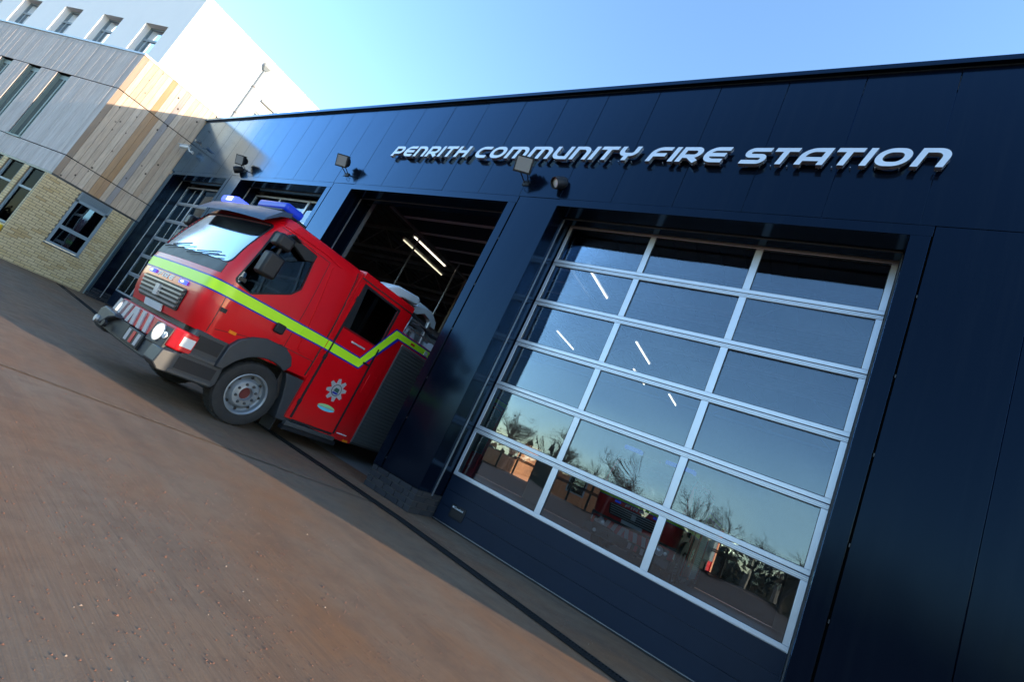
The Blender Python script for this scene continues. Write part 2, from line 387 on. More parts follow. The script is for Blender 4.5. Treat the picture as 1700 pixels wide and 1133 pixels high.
# drain: channel with cast grating bars
dr = thing('drainage_channel', 'long black slotted drainage channel across the concrete in front of the bay doors', 'drain', (0, -.5, 0))
DP = [(-13.9, -.72), (-9, -.60), (-5, -.50), (-1.8, -.46), (-.6, -.45), (.3, -.47), (1.1, -.55), (2.1, -.66), (3.1, -.78), (5.5, -1.02)]
mb = MB(); gb = MB(); sp = MB()
for (x0, y0), (x1, y1) in zip(DP, DP[1:]):
    d = Vector((x1-x0, y1-y0)); L = d.length; d.normalize(); nn = Vector((-d.y, d.x))
    for hw, z, tgt in ((.066, .006, mb),):
        q = [(x0+nn.x*hw, y0+nn.y*hw), (x1+nn.x*hw, y1+nn.y*hw), (x1-nn.x*hw, y1-nn.y*hw), (x0-nn.x*hw, y0-nn.y*hw)]
        tgt.add([(a, b, gz(a)+z) for a, b in q], [(0, 1, 2, 3)])
    for sgn in (-1, 1):
        o = nn*sgn*.062; sp.add([(x0+o.x-nn.x*.008, y0+o.y-nn.y*.008, gz(x0)+.006), (x1+o.x-nn.x*.008, y1+o.y-nn.y*.008, gz(x1)+.006), (x1+o.x-nn.x*.008, y1+o.y-nn.y*.008, gz(x1)+.016), (x0+o.x-nn.x*.008, y0+o.y-nn.y*.008, gz(x0)+.016),
              (x0+o.x+nn.x*.008, y0+o.y+nn.y*.008, gz(x0)+.006), (x1+o.x+nn.x*.008, y1+o.y+nn.y*.008, gz(x1)+.006), (x1+o.x+nn.x*.008, y1+o.y+nn.y*.008, gz(x1)+.016), (x0+o.x+nn.x*.008, y0+o.y+nn.y*.008, gz(x0)+.016)],
              [(3, 2, 6, 7), (0, 1, 2, 3), (4, 5, 6, 7)])
    k = int(L/.03)
    for i in range(k):
        c = Vector((x0, y0))+d*(i+.5)*L/k; a = c+nn*.056; b = c-nn*.056; h = d*.008; z = gz(c.x)
        gb.add([(a.x-h.x, a.y-h.y, z+.015), (a.x+h.x, a.y+h.y, z+.015), (b.x+h.x, b.y+h.y, z+.015), (b.x-h.x, b.y-h.y, z+.015)], [(0, 1, 2, 3)])
mb.build('channel', 'joint_dark', dr); sp.build('frame', 'grate', dr); struct(gb.build('grating_bars', 'grate', dr), 'stuff')
# loose grit and stones on the concrete
rs = random.Random(11)
for nm, cnt, mt, lab in (('loose_grit', 5200, 'stone', 'small brown grit scattered over the sunlit concrete'), ('loose_chippings', 160, 'stone_pale', 'pale stone chippings scattered over the concrete')):
    mb = MB()
    for i in range(cnt):
        x = rs.uniform(-4.5, 5.0); y = rs.uniform(-4.9, -.1)
        if rs.random() < .35: y = rs.uniform(-.42, -.02); x = rs.uniform(-.9, 4.2)
        elif rs.random() < .45: x = rs.gauss(1.6, .9); y = rs.gauss(-3.3, .55)
        r = rs.uniform(.0020, .0046)*(1.6 if rs.random() < .05 else 1); a = rs.uniform(0, 6.28); vs = []
        for j in range(4):
            t = a+j*1.571; q = r*rs.uniform(.7, 1.3); vs.append((x+q*math.cos(t), y+q*math.sin(t), .001))
        vs.append((x+rs.uniform(-.3, .3)*r, y+rs.uniform(-.3, .3)*r, .001+r*rs.uniform(.6, 1.1)))
        mb.add(vs, [(0, 1, 4), (1, 2, 4), (2, 3, 4), (3, 0, 4)])
    o = struct(mb.build(nm, mt), 'stuff'); o['label'] = lab; o['category'] = 'grit'

# ------------------------------------------------------------------ fire station
FS = thing('fire_station', 'long single storey fire station clad in dark blue-black metal panels', 'building', (-4, 1, 0))
XL, XR, ZH, ZT = -14.53, 6.35, 4.567, 6.66
SEAMS = [-14.53, -13.74, -12.93, -12.11, -11.30, -10.49, -9.69, -8.885, -8.074, -7.28, -6.453, -5.647, -4.893, -4.07, -3.24, -2.417, -1.583, -.746, -.022, .793, 1.628, 2.439, 3.231, 4.048, 4.888, 5.62, 6.35]
rp = random.Random(5)
def cladding_panel(x0, x1, z0, z1, y=0.0):
    mb = MB(); g = .003; t = rp.uniform(-.0015, .0015); u = rp.uniform(-.0015, .0015)
    mb.hexa([(x0+g, y+t, z0+g), (x1-g, y+u, z0+g), (x1-g, y-u, z1-g), (x0+g, y-t, z1-g)], [(x0+g, y+.04, z0+g), (x1-g, y+.04, z0+g), (x1-g, y+.04, z1-g), (x0+g, y+.04, z1-g)])
    return mb.build('cladding_panel', 'cladding', FS, bevel=.0025)
for a, c in zip(SEAMS, SEAMS[1:]): cladding_panel(a, c, 4.685, ZT)
DOORS = [(-14.2, -10.49), (-9.69, -5.78), (-4.92, -.89), (0., 4.)]
# head trim over each opening, strips at the right of each opening, pillar panels
for (a, c) in DOORS: MB().box(a-.002, c+.16, -.002, .05, ZH, 4.684).build('head_trim', 'cladding', FS, bevel=.003)
for (a, c) in DOORS:
    MB().box(c, c+.152, -.004, .05, .30, ZH-.002).build('jamb_strip', 'cladding', FS, bevel=.003)
    MB().box(c+.152, c+.174, .008, .042, .30, ZH+.10).build('shadow_gap', 'gap_shade', FS)  # solid black filler; the shade inside the gap is put into its colour
    for z in (.42, 1.0, 1.6, 2.37, 3.1, 3.9): MB().box(c+.161, c+.170, -.006, .01, z, z+.03).build('clip', 'black_trim', FS)
PILL = [(-14.53, -14.2), (-10.32, -9.69), (-5.61, -4.92), (-.718, 0.)]
for (a, c) in PILL: cladding_panel(a, c, .30, 4.683 if a > -14 else ZH)
for a, c in ((4.168, 4.888), (4.888, 5.62), (5.62, 6.35)): cladding_panel(a, c, .02, 4.684)
# structure behind the cladding
wall = MB()
wall.box(XL+.01, XR-.01, .042, .46, ZH+.002, ZT-.02)
for (a, c) in ((-14.52, -14.205), (-10.485, -9.695), (-5.775, -4.925), (-.885, -.005), (4.005, 6.33)): wall.box(a, c, .043, .62, .30, ZH)
wall.build('wall_core', 'cladding', FS)
MB().box(XR-.03, XR, .05, 13.4, .0, ZT-.02).build('end_wall', 'cladding', FS)
MB().box(XL+.01, XL+.2, .7, 13.4, .0, ZT-.02).build('side_wall', 'bay_wall', FS)
MB().box(-5.36, -5.30, 4.5, 8.6, .3, 5.6).build('partition', 'bay_wall', FS)
rf = MB().box(XL, XR, .02, 13.5, 6.40, 6.58).build('roof', 'deck', FS)
co_ = MB(); co_.box(XL-.02, XR+.03, -.062, .30, 6.672, 6.742); co_.build('roof_capping', 'cladding', FS, bevel=.004)
MB().box(XL, XR, -.012, .2, ZT-.004, 6.672).build('shadow_gap', 'black_trim', FS)
# ribs under the roof deck and lattice trusses
for i in range(46):
    x = XL+.4+i*.45
    if x < XR-.2: MB().box(x, x+.12, .62, 13.3, 6.34, 6.40).build('deck_rib', 'deck', rf)
for y in (1.6, 4.4, 7.2, 10.0, 12.6):
    t = MB(); t.box(XL+.3, XR-.1, y-.04, y+.04, 6.22, 6.32); t.box(XL+.3, XR-.1, y-.04, y+.04, 5.45, 5.53)
    x = XL+.4; k = 0
    while x+.9 < XR:
        z0, z1 = (5.5, 6.25) if k % 2 == 0 else (6.25, 5.5); t.tube([(x, y, z0), (x+.9, y, z1)], .022, 5); x += .9; k += 1
    t.build('truss', 'truss_steel', rf)
# reveals: thin bright edge lines inside the jambs, door tracks
for (a, c) in DOORS:
    MB().box(a+.001, a+.014, .285, .305, .27, ZH-.02).build('edge_trim', 'steel', FS)
    MB().box(a+.014, c-.014, .285, .300, ZH-.016, ZH-.002).build('edge_trim', 'steel_dark', FS)
    MB().box(c-.014, c-.001, .30, .312, .30, ZH-.02).build('edge_trim', 'steel_dark', FS)
    for s, x in ((1, a+.02), (-1, c-.02)):
        t = MB(); t.box(min(x, x+s*.012), max(x, x+s*.012), .56, .64, .05, 4.75); t.build('door_track', 'steel', FS)

# brick plinths in courses
BR = mesh_of(MB().box(-.1055, .1055, 0, .10, 0, .064), 'brick_long', 'brick_blue', .004)
BS = mesh_of(MB().box(-.0495, .0495, 0, .10, 0, .064), 'brick_short', 'brick_blue', .004)
def course_wall(parent, x0, x1, z0, nrow, frame, bl, bs, rowh=.0748, xstep=.2222, limit=None, skip=None):
    """stretcher bond; frame maps (s, 0, z) to world"""
    cnt = 0
    for r in range(nrow):
        z = z0+r*rowh; x = x0+.005; first = True
        while x < x1-.06:
            w = .211
            if first and r % 2: w = .099
            if x+w > x1-.004:
                w = .099
                if x+w > x1+.02: break
            first = False
            cx = x+w/2
            if not (skip and skip(cx, z, w)):
                inst(bl if w > .15 else bs, 'brick', parent, frame @ Matrix.Translation((cx, 0, z))); cnt += 1
            x += w+.0112
    return cnt
for (a, c) in ((-14.53, -14.205), (-10.48, -9.70), (-5.77, -4.93), (-.888, -.012)):
    zb = gz(a)
    pm = MB().box(a+.01, c-.012, .022, .60, zb-.02, zb+.29).build('plinth', 'mortar_dark', FS)
    course_wall(pm, a, c, zb+.003, 4, Matrix.Translation((0, .006, 0)), BR, BS)
    course_wall(pm, .012, .60, zb+.003, 4, Matrix.Translation((c+.004, 0, 0)) @ Matrix.Rotation(R(90), 4, 'Z'), BR, BS)

# sectional doors
DY = .504
rpn = random.Random(17)
def bay_door(a, c, z0, z1, rows, cols, y, parent=FS, logo=False, glassm='door_glass', frame='aluminium', fine=True):
    W = c-a; ph = (z1-z0)/rows
    xs = [a+W*i/cols for i in range(cols+1)]
    door = MB().box(a, c, y+.012, y+.036, z0-.012, z0+.02).build('bay_door', frame, parent)
    for i, x in enumerate(xs):
        w0 = .045 if i == 0 else .041; w1 = .06 if i == cols else .041
        if i == 0: s0, s1 = a, a+.052
        elif i == cols: s0, s1 = c-.058, c
        else: s0, s1 = x-.040, x+.040
        for r in range(rows):
            MB().box(s0, s1, y-.002, y+.04, z0+r*ph+.052, z0+(r+1)*ph-.052).build('stile', frame, door, bevel=.003)
    for r in range(rows):
        zb = z0+r*ph
        MB().box(a, c, y-.004, y+.04, zb+.0035, zb+.052).build('rail', frame, door, bevel=.004)
        MB().box(a, c, y-.004, y+.04, zb+ph-.052, zb+ph-.0035).build('rail', frame, door, bevel=.004)
        for k in ((.016, .034) if fine else ()): MB().box(a+.004, c-.004, y-.0065, y-.003, zb+ph-.0035-k, zb+ph-.0035-k+.002).build('rail_groove', 'steel_dark', door)
        for i in range(cols):
            x0 = xs[i]+(.05 if i == 0 else .038); x1 = xs[i+1]-(.056 if i == cols-1 else .038)
            e = [rpn.uniform(-.004, .004) for _ in range(3)]; e.append(e[0]+e[2]-e[1]); q = [(x0, zb+.05), (x1, zb+.05), (x1, zb+ph-.05), (x0, zb+ph-.05)]
            MB().hexa([(u, y+.014+d, w) for (u, w), d in zip(q, e)], [(u, y+.024+d, w) for (u, w), d in zip(q, e)]).build('pane', glassm, door)
            if not fine: continue
            g = MB()
            for (p, q, s, t) in ((x0, x1, zb+.05, zb+.058), (x0, x1, zb+ph-.058, zb+ph-.05)): g.box(p, q, y+.004, y+.012, s, t)
            for (p, q) in ((x0, x0+.008), (x1-.008, x1)): g.box(p, q, y+.004, y+.012, zb+.058, zb+ph-.058)
            g.build('pane_gasket', 'black_trim', door)
    MB().box(a-.0, c+.0, y, y+.04, z1, z1+.012).build('rail', 'black_trim', door)
    return door
RD = bay_door(0.012, 3.985, .618, 4.605, 6, 3, DY)
def door_foot(a, c, z0, door, zb=0.0):
    h = (z0-.03-zb)/3
    for i in range(3):
        MB().box(a, c, DY+.002, DY+.04, zb+.03+i*h+.0015, zb+.03+(i+1)*h-.0015).build('solid_panel', 'door_panel', door)
    MB().box(a, c, DY-.004, DY+.03, zb+.004, zb+.028).build('bottom_seal', 'black_trim', door)
    MB().box(a, c, DY-.008, DY-.004, zb+.022, zb+.028).build('seal_rail', 'steel', door)
door_foot(.012, 3.985, .618, RD)
# handle plate with the maker's lettering
hp = MB(); hp.box(.222, .450, DY-.012, DY+.003, .135, .300); hp = hp.build('handle_plate', 'black_plastic', RD, bevel=.006)
MB().box(.245, .425, DY-.014, DY-.0115, .160, .230).build('handle_recess', 'seam', hp)
def text_mesh(txt, h, name, m, parent, mtx, bold=0.0):
    cu = bpy.data.curves.new('text', 'FONT'); cu.body = txt; cu.size = h/.72; cu.offset = bold; cu.extrude = .0008
    ob = bpy.data.objects.new('text', cu); col.objects.link(ob)
    me = bpy.data.meshes.new_from_object(ob.evaluated_get(bpy.context.evaluated_depsgraph_get()))
    bpy.data.objects.remove(ob); me.transform(mtx); me.materials.clear(); me.materials.append(M[m])
    o = bpy.data.objects.new(name, me); col.objects.link(o); put(o, parent); return o
text_mesh('Crawford', .026, 'lettering', 'white_tape', hp, Matrix.Translation((.270, DY-.0135, .250)) @ Matrix.Rotation(R(90), 4, 'X'), .0008)
MB().box(.235, .262, DY-.0138, DY-.0119, .252, .274).build('logo_mark', 'white_tape', hp)
for (a, c) in DOORS[:2]:
    dd = bay_door(a+.012, c-.015, .64, 4.50, 6, 3, DY); door_foot(a+.012, c-.015, .64, dd, gz(a))
# the raised door of the open bay, under the roof
up_d = MB(); up_d.box(-4.9, -.92, .7, 4.4, 4.93, 4.97); up_d = up_d.build('raised_door', 'door_panel', FS)
for i in range(7): MB().box(-4.9, -.92, .72+i*.61, .80+i*.61, 4.915, 4.928).build('rail', 'aluminium', up_d)
for x in (-4.86, -.96): MB().box(x-.03, x+.03, .6, 4.6, 4.86, 4.91).build('horizontal_track', 'steel', FS)
# rear wall with glazed doors
rw = MB(); yb = 13.2
rears = [(-13.9, -10.8), (-9.0, -5.5), (-4.6, -1.2), (.3, 3.7)]
xs = [XL+.2]+[v for q in rears for v in q]+[XR-.03]
for i in range(0, len(xs), 2): rw.box(xs[i], xs[i+1], yb, yb+.2, 0, 6.4)
for a, c in rears: rw.box(a, c, yb, yb+.2, 4.2, 6.4)
rw = rw.build('rear_wall', 'bay_wall', FS)
for a, c in rears:
    dd = bay_door(a, c, .60+gz(a), 2.05+gz(a), 2, 4, yb+.03, glassm='rear_glass', frame='steel_dark', fine=False)
    MB().box(a, c, yb+.03, yb+.07, 2.065+gz(a), 4.2).build('solid_panel', 'bay_wall', dd)
    MB().box(a, c, yb+.03, yb+.07, .02, .585+gz(a)).build('solid_panel', 'door_panel', dd)

# ------------------------------------------------------------------ raised lettering
def fillet(pts):
    """pts: (x, y[, r]); rounds the inner corners"""
    out = []; n = len(pts)
    for i, p in enumerate(pts):
        r = p[2] if len(p) > 2 else 0
        if r == 0 or i in (0, n-1): out.append(Vector(p[:2])); continue
        c = Vector(p[:2]); a = (Vector(pts[i-1][:2])-c).normalized(); b = (Vector(pts[i+1][:2])-c).normalized()
        h = a.angle(b)/2; t = r/math.tan(h); ce = c+(a+b).normalized()*(r/math.sin(h)); s0 = c+a*t; s1 = c+b*t
        a0 = math.atan2(*(s0-ce).yx); a1 = math.atan2(*(s1-ce).yx); d = (a1-a0+math.pi) % (2*math.pi)-math.pi
        for k in range(9): out.append(ce+Vector((math.cos(a0+d*k/8), math.sin(a0+d*k/8)))*r)
    return out
def stroke(pts, t):
    p = fillet(pts); n = len(p); Lf = []; Rt = []
    for i in range(n):
        d0 = (p[i]-p[i-1]).normalized() if i else None; d1 = (p[i+1]-p[i]).normalized() if i < n-1 else None
        d0 = d0 or d1; d1 = d1 or d0; m = (d0+d1).normalized(); nn = Vector((-m.y, m.x)); k = 1/max(.35, m.dot(d1))
        Lf.append(tuple(p[i]+nn*t/2*k)); Rt.append(tuple(p[i]-nn*t/2*k))
    return Lf+Rt[::-1]
T_ = .235; a_ = T_/2
def glyph(ch):
    w = {'I': .2, 'M': 1.45, 'O': 1.12, 'C': 1.0, 'U': 1.05, 'T': .95, 'Y': 1.0, 'H': 1.0, 'A': 1.08, 'F': .95}.get(ch, 1.0); a = a_; t1 = 1-a
    S = {'P': [[(a, 0), (a, 1)], [(a, t1), (w-a, t1, .24), (w-a, .36, .24), (a, .36)]],
         'E': [[(w, t1), (a, t1, .36), (a, a, .36), (w*.93, a)], [(a, .5), (w*.93, .5)]],
         'N': [[(a, 0), (a, t1), (w-a, t1, .38), (w-a, 0)]],
         'R': [[(a, 0), (a, 1)], [(a, t1), (w-a, t1, .24), (w-a, .38, .24), (a, .38)], [(.46, .40), (w-.06, .02)]],
         'I': [[(a, 0), (a, 1)]], 'T': [[(0, t1), (w, t1)], [(w/2, 0), (w/2, t1)]],
         'H': [[(a, 0), (a, 1)], [(w-a, 0), (w-a, 1)], [(a, .5), (w-a, .5)]],
         'C': [[(w, t1), (a, t1, .37), (a, a, .37), (w*.95, a)]],
         'O': [[(w/2, t1), (a, t1, .36), (a, a, .36), (w/2, a)], [(w/2-.01, a), (w-a, a, .36), (w-a, t1, .36), (w/2-.01, t1)]],
         'M': [[(a, 0), (a, t1), (w-a, t1, .38), (w-a, 0)], [(w/2, 0), (w/2, t1)]],
         'U': [[(a, 1), (a, a, .38), (w-a, a), (w-a, 1)]],
         'Y': [[(a, 1), (a, .42, .3), (w-a, .42, .22), (w-a, 1)], [(w/2, 0), (w/2, .45)]],
         'F': [[(a, 0), (a, t1, .36), (w, t1)], [(a, .46), (w*.86, .46)]],
         'S': [[(w, t1), (a, t1, .185), (a, .5, .185), (w-a, .5, .185), (w-a, a, .185), (0, a)]],
         'A': [[(a, 0), (a, t1, .40), (w-a, t1), (w-a, 0)], [(a, .34), (w-a, .34)]]}[ch]
    return w, [stroke(q, T_) for q in S]
LEAN = .33
def letter_mesh(ch, x0, z0, h, wscale, yfront, depth):
    w, polys = glyph(ch); v2, tri = cdt(polys)
    mb = MB(); slab_from(mb, v2, tri, lambda p, k: (x0+(p[0]*wscale)*h+LEAN*p[1]*h, yfront+depth*k, z0+p[1]*h))
    return mb
SG = thing('sign_lettering', 'raised silver italic capital letters of the station name fixed across the dark facade', 'sign', (0, -.1, 5.25))
HT = .2313; GAP = .17
for word, x0, x1, zb in (('PENRITH', -4.075, -2.06, 5.278), ('COMMUNITY', -1.945, .985, 5.268), ('FIRE', 1.095, 2.135, 5.258), ('STATION', 2.25, 4.165, 5.246)):
    tot = sum(glyph(c)[0] for c in word)+GAP*(len(word)-1)
    KF = 1.0115; x0 = CAM.x+(x0-CAM.x)*KF; x1 = CAM.x+(x1-CAM.x)*KF; zb = CAM.z+(zb-CAM.z)*KF
    ws = ((x1-x0)/HT-LEAN)/tot; x = x0
    for c in word:
        w = glyph(c)[0]*ws*HT
        lt = letter_mesh(c, x, zb, HT, ws, -.095, .058).build('letter', 'letter_face', SG, bevel=0)
        lt.data.materials.append(M['chrome'])
        for p in lt.data.polygons:
            if abs(p.normal.y) < .5: p.material_index = 1
        for px_ in ((.15, .85) if c != 'I' else (.5,)):
            for pz in (.12, .88):
                MB().tube([(x+w*px_+LEAN*HT*pz, -.038, zb+HT*pz), (x+w*px_+LEAN*HT*pz, .002, zb+HT*pz)], .006, 6).build('fixing_pin', 'steel', lt)
        x += w+GAP*ws*HT
# soften letter edges is not needed: sheet metal trays

# ------------------------------------------------------------------ lamps and cameras on the facade
def floodlight(x, z, label):
    t = thing('floodlight', label, 'floodlight', (x, 0, z), 'black floodlights along the facade', world=False)
    ti = Matrix.Translation((0, -.21, .03)) @ Matrix.Rotation(R(18), 4, 'Z') @ Matrix.Rotation(R(24), 4, 'X')
    def T(p): return ti @ Vector(p)
    h = MB(); A = [T(p) for p in ((-.135, -.05, -.115), (.135, -.05, -.115), (.135, -.05, .115), (-.135, -.05, .115))]; B = [T(p) for p in ((-.08, .10, -.06), (.08, .10, -.06), (.08, .10, .075), (-.08, .10, .075))]
    h.hexa(A, B); h.box(-.145, .145, -.068, -.05, -.125, .125, ti); hd = h.build('head', 'black_plastic', t, bevel=.006)
    MB().box(-.118, .118, -.0735, -.069, -.100, .100, ti).build('glass', 'lamp_glass', hd)
    MB().box(-.05, .05, .10, .15, -.035, .05, ti).build('gear_box', 'black_plastic', hd, bevel=.006)
    for k in range(4): MB().box(-.09+.06*k-.003, -.09+.06*k+.003, -.03, .06, .10, .125, ti).build('cooling_fin', 'black_plastic', hd)
    for s in (-1, 1):
        MB().tube([(s*.035, 0, -.13), (s*.06, -.16, -.06), T((s*.10, .0, -.09))], .009, 6).build('arm', 'black_plastic', t)
    MB().box(-.06, .06, -.02, -.001, -.17, -.10).build('bracket', 'black_plastic', t)
    c1 = [(.02+.055*math.sin(q), -.06-.02*math.cos(q*2), -.185+.045*math.cos(q)) for q in [i*.42 for i in range(16)]]
    MB().tube(c1, .004, 5).build('cable', 'black_plastic', t)
    return t
floodlight(-.72, 5.05, 'black floodlight on a bracket below the middle of the second word of lettering')
floodlight(-5.33, 5.03, 'black floodlight on a bracket left of the first word of lettering')
floodlight(-9.74, 4.97, 'black floodlight nearest the timber building, beside a scoop shaped lamp')
def spot(x, z, label):
    t = thing('wall_spotlight', label, 'wall light', (x, 0, z), 'dark scoop shaped wall lights', world=False)
    ax = Vector((-.25, -.62, -.55)).normalized()
    b = MB(); b.lathe([(.0, .0), (.075, .0), (.088, .05), (.092, .14), (.085, .205), (.076, .205), (.07, .17)], (.03, -.005, .05), ax, 28); b.build('housing', 'black_plastic', t, smooth=True)
    MB().lathe([(.069, .168), (.05, .176), (0, .178)], (.03, -.005, .05), ax, 24).build('lens', 'lens', t, smooth=True)
    MB().lathe([(0, .0), (.06, .0), (.06, .03), (0, .03)], (.03, .001, .03), (0, -1, 0), 20).build('wall_plate', 'black_plastic', t, smooth=True)
spot(-.08, 4.92, 'black scoop shaped wall light right of the floodlight under the lettering')
spot(-9.98, 4.83, 'black scoop shaped wall light beside the floodlight nearest the timber building')
def cctv(x, y, z, rz, scale, label, m):
    t = thing('security_camera', label, 'camera', (x, y, z), world=False); t.rotation_euler = (0, 0, rz); t.scale = (scale,)*3
    MB().lathe([(0, 0), (.045, 0), (.05, .02), (.05, .24), (.04, .25), (.036, .235), (0, .235)], (0, 0, 0), (0, -1, -.25), 20).build('body', m, t, smooth=True)
    MB().box(-.06, .06, -.30, .02, .038, .052, Matrix.Rotation(R(14), 4, 'X')).build('sunshield', m, t, bevel=.004)
    MB().lathe([(0, .236), (.034, .236), (.030, .242), (0, .246)], (0, 0, 0), (0, -1, -.25), 16).build('lens', 'lens', t, smooth=True)
    MB().tube([(0, .0, -.03), (0, .06, -.09), (0, .15, -.09)], .016, 8).build('arm', m, t)
    MB().lathe([(0, .0), (.04, .0), (.04, .02), (0, .02)], (0, .168, -.09), (0, -1, 0), 16).build('wall_plate', m, t)
cctv(-13.80, -.17, 5.45, R(-60), 1.15, 'white bullet security camera in the corner between timber wall and dark facade', 'white_tape')
cctv(-13.42, -.10, 5.68, R(15), .75, 'small steel security camera on the facade right of the white camera', 'steel')

for i, y in enumerate((5.0, 5.9, 6.8, 7.7)):
    k = thing('kit_locker', ('dark grey kit locker standing inside the open bay, number %s from the door' % ('first', 'second', 'third', 'fourth')[i]).replace('number ', ''), 'locker', (-5.0, y, 0), 'kit lockers in the open bay')
    MB().box(-5.29, -4.85, y-.4, y+.4, .05, 2.1).build('carcass', 'steel_dark', k, bevel=.01)
    for q in (-.2, .2): MB().box(-4.848, -4.83, y+q-.185, y+q+.185, .12, 2.05).build('locker_door', 'truss_steel', k, bevel=.004)
for y in (2.0, 6.0, 9.4):
    MB().tube([(-14.2, y, 5.95), (6.2, y, 5.95)], .07, 10).build('duct', 'truss_steel', rf, smooth=True)

# ------------------------------------------------------------------ hanging tube lights inside the bays
mat('tube_dim', (.9, .9, .8), .4, emis=(1, .9, .62), estr=.28)
def tube_light(x, y0, y1, z, label, m='tube_lit'):
    t = thing('tube_light', label, 'ceiling light', (x, (y0+y1)/2, z), 'lit fluorescent lights in the engine bays')
    MB().box(x-.05, x+.05, y0, y1, z+.02, z+.07).build('housing', 'white_tape', t)
    MB().tube([(x, y0+.03, z), (x, y1-.03, z)], .014, 8).build('tube', m, t)
    for y in (y0+.15, y1-.15): MB().tube([(x, y, z+.07), (x, y, 5.5)], .006, 5).build('hanger', 'steel', t)
tube_light(-.62, 2.42, 3.75, 5.0, 'lit fluorescent tube nearest the glazed door, seen through its top left panes')
tube_light(-.55, 5.9, 7.4, 5.0, 'lit fluorescent tube seen through the centre of the glazed door')
tube_light(-.50, 9.8, 11.0, 5.0, 'farthest lit fluorescent tube seen through the glazed door')
tube_light(-1.25, 2.6, 3.9, 5.0, 'second lit fluorescent tube left of the one nearest the glazed door')
tube_light(-1.25, 8.2, 9.6, 5.0, 'lit fluorescent tube deep in the bay behind the glazed door, left row')
tube_light(-5.50, 2.35, 3.75, 5.0, 'bright fluorescent tube hanging in the open bay above the red fire engine')
tube_light(-6.15, 2.6, 4.4, 5.0, 'second fluorescent tube in the open bay, left of the brighter one', 'tube_dim')
tube_light(-3.2, 6.6, 8.0, 5.0, 'fluorescent tube deep inside the open bay')

def drop_pole(x, y, z0, z1, label):
    t = thing('drop_pole', label, 'pole', (x, y, z0), 'steel poles hanging in the open bay')
    MB().tube([(x, y, z0), (x, y, z1)], .022, 8).build('pole', 'steel', t, smooth=True)
    for i in range(9): MB().lathe([(.022, 0), (.032, .006), (.022, .012)], (x, y, z0+(z1-z0)*(.05+.1*i)), (0, 0, 1), 8).build('collar', 'steel', t)
drop_pole(-5.2, 2.30, 3.55, 4.98, 'left steel drop pole hanging above the fire engine in the open bay')
drop_pole(-4.6, 3.30, 3.1, 4.95, 'right steel drop pole hanging above the fire engine in the open bay')

# ------------------------------------------------------------------ timber clad building on the left
KX, KY = -14.536, -2.128
bd = Vector((-.956, -.292, 0)).normalized(); bnrm = Vector((bd.y, -bd.x, 0))   # outward normal of the angled front
if bnrm.y > 0: bnrm = -bnrm
TB = thing('timber_building', 'timber clad building with buff brick ground floor at the corner of the dark facade', 'building', (KX-1, KY+1, 0))
def bpt(s, out, z): return Vector((KX, KY, 0))+bd*s+bnrm*out+Vector((0, 0, z))
core = MB()
SF = 10.0
core.prism([(KX-.03, .13), (KX-.03, KY+.30), tuple(bpt(SF, -.40, 0).xy), (-26, 4), (-15.7, 4)], 2, 2.78, 7.05)
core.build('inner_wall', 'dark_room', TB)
ROWS = [(2.79, 3.375), (3.40, 5.775), (5.80, 7.055)]
slits = [(2.28+1.55*i, 2.97+1.55*i) for i in range(5)]
bw = .141
def board_mesh(h, m, nm): return mesh_of(MB().box(0, bw-.005, -.0, .022, 0, h), nm, m, .002)
BM = {}
for ri, (z0, z1) in enumerate(ROWS):
    for mt in ('timber_warm', 'timber_orange', 'timber_grey', 'timber_brown', 'timber_silver'): BM[ri, mt] = board_mesh(z1-z0, mt, 'board_%s_%d' % (mt, ri))
kn = Matrix(((0, 1, 0, 0), (1, 0, 0, 0), (0, 0, 1, 0), (0, 0, 0, 1)))   # board local x -> world y, local y -> world x
rb = random.Random(9)
nk = 16
for ri, (z0, z1) in enumerate(ROWS):
    for i in range(nk):
        y = KY+i*bw
        mt = 'timber_warm'
        if i == 0: mt = 'timber_brown'
        elif i == 6 or (i == 7 and ri < 2): mt = 'timber_orange'
        elif i in (9,): mt = 'timber_grey'
        w = bw-.005
        inst(BM[ri, mt], 'board', TB, Matrix.Translation((KX-.022+rb.uniform(-.002, .002), y, z0)) @ kn)
ang = math.atan2(bd.y, bd.x)
for ri, (z0, z1) in enumerate(ROWS):
    i = 0
    while i*bw < SF-.1:
        s = .004+i*bw; i += 1
        if ri == 1 and any(s+bw > p+.01 and s < q-.01 for p, q in slits): continue
        p = bpt(s, -.022+rb.uniform(-.002, .002), z0)
        o = Matrix((( bd.x, bnrm.x, 0, p.x), (bd.y, bnrm.y, 0, p.y), (0, 0, 1, p.z), (0, 0, 0, 1)))
        inst(BM[ri, 'timber_silver'], 'board', TB, o)
cp = MB(); cp.prism([(KX+.03, .15), (KX+.03, KY-.01), tuple((bpt(SF, .03, 0)).xy), tuple((bpt(SF, -.3, 0)).xy), (KX-.3, KY+.2), (KX-.3, .15)], 2, 7.058, 7.115)
cp.build('parapet_cap', 'cap_metal', TB)
sf = MB(); sf.prism([(KX-.002, .0), (KX-.002, KY+.002), tuple(bpt(SF, -.004, 0).xy), tuple(bpt(SF, -1, 0).xy), (KX-1, 0)], 2, 2.735, 2.788); sf.build('soffit_edge', 'black_trim', TB)
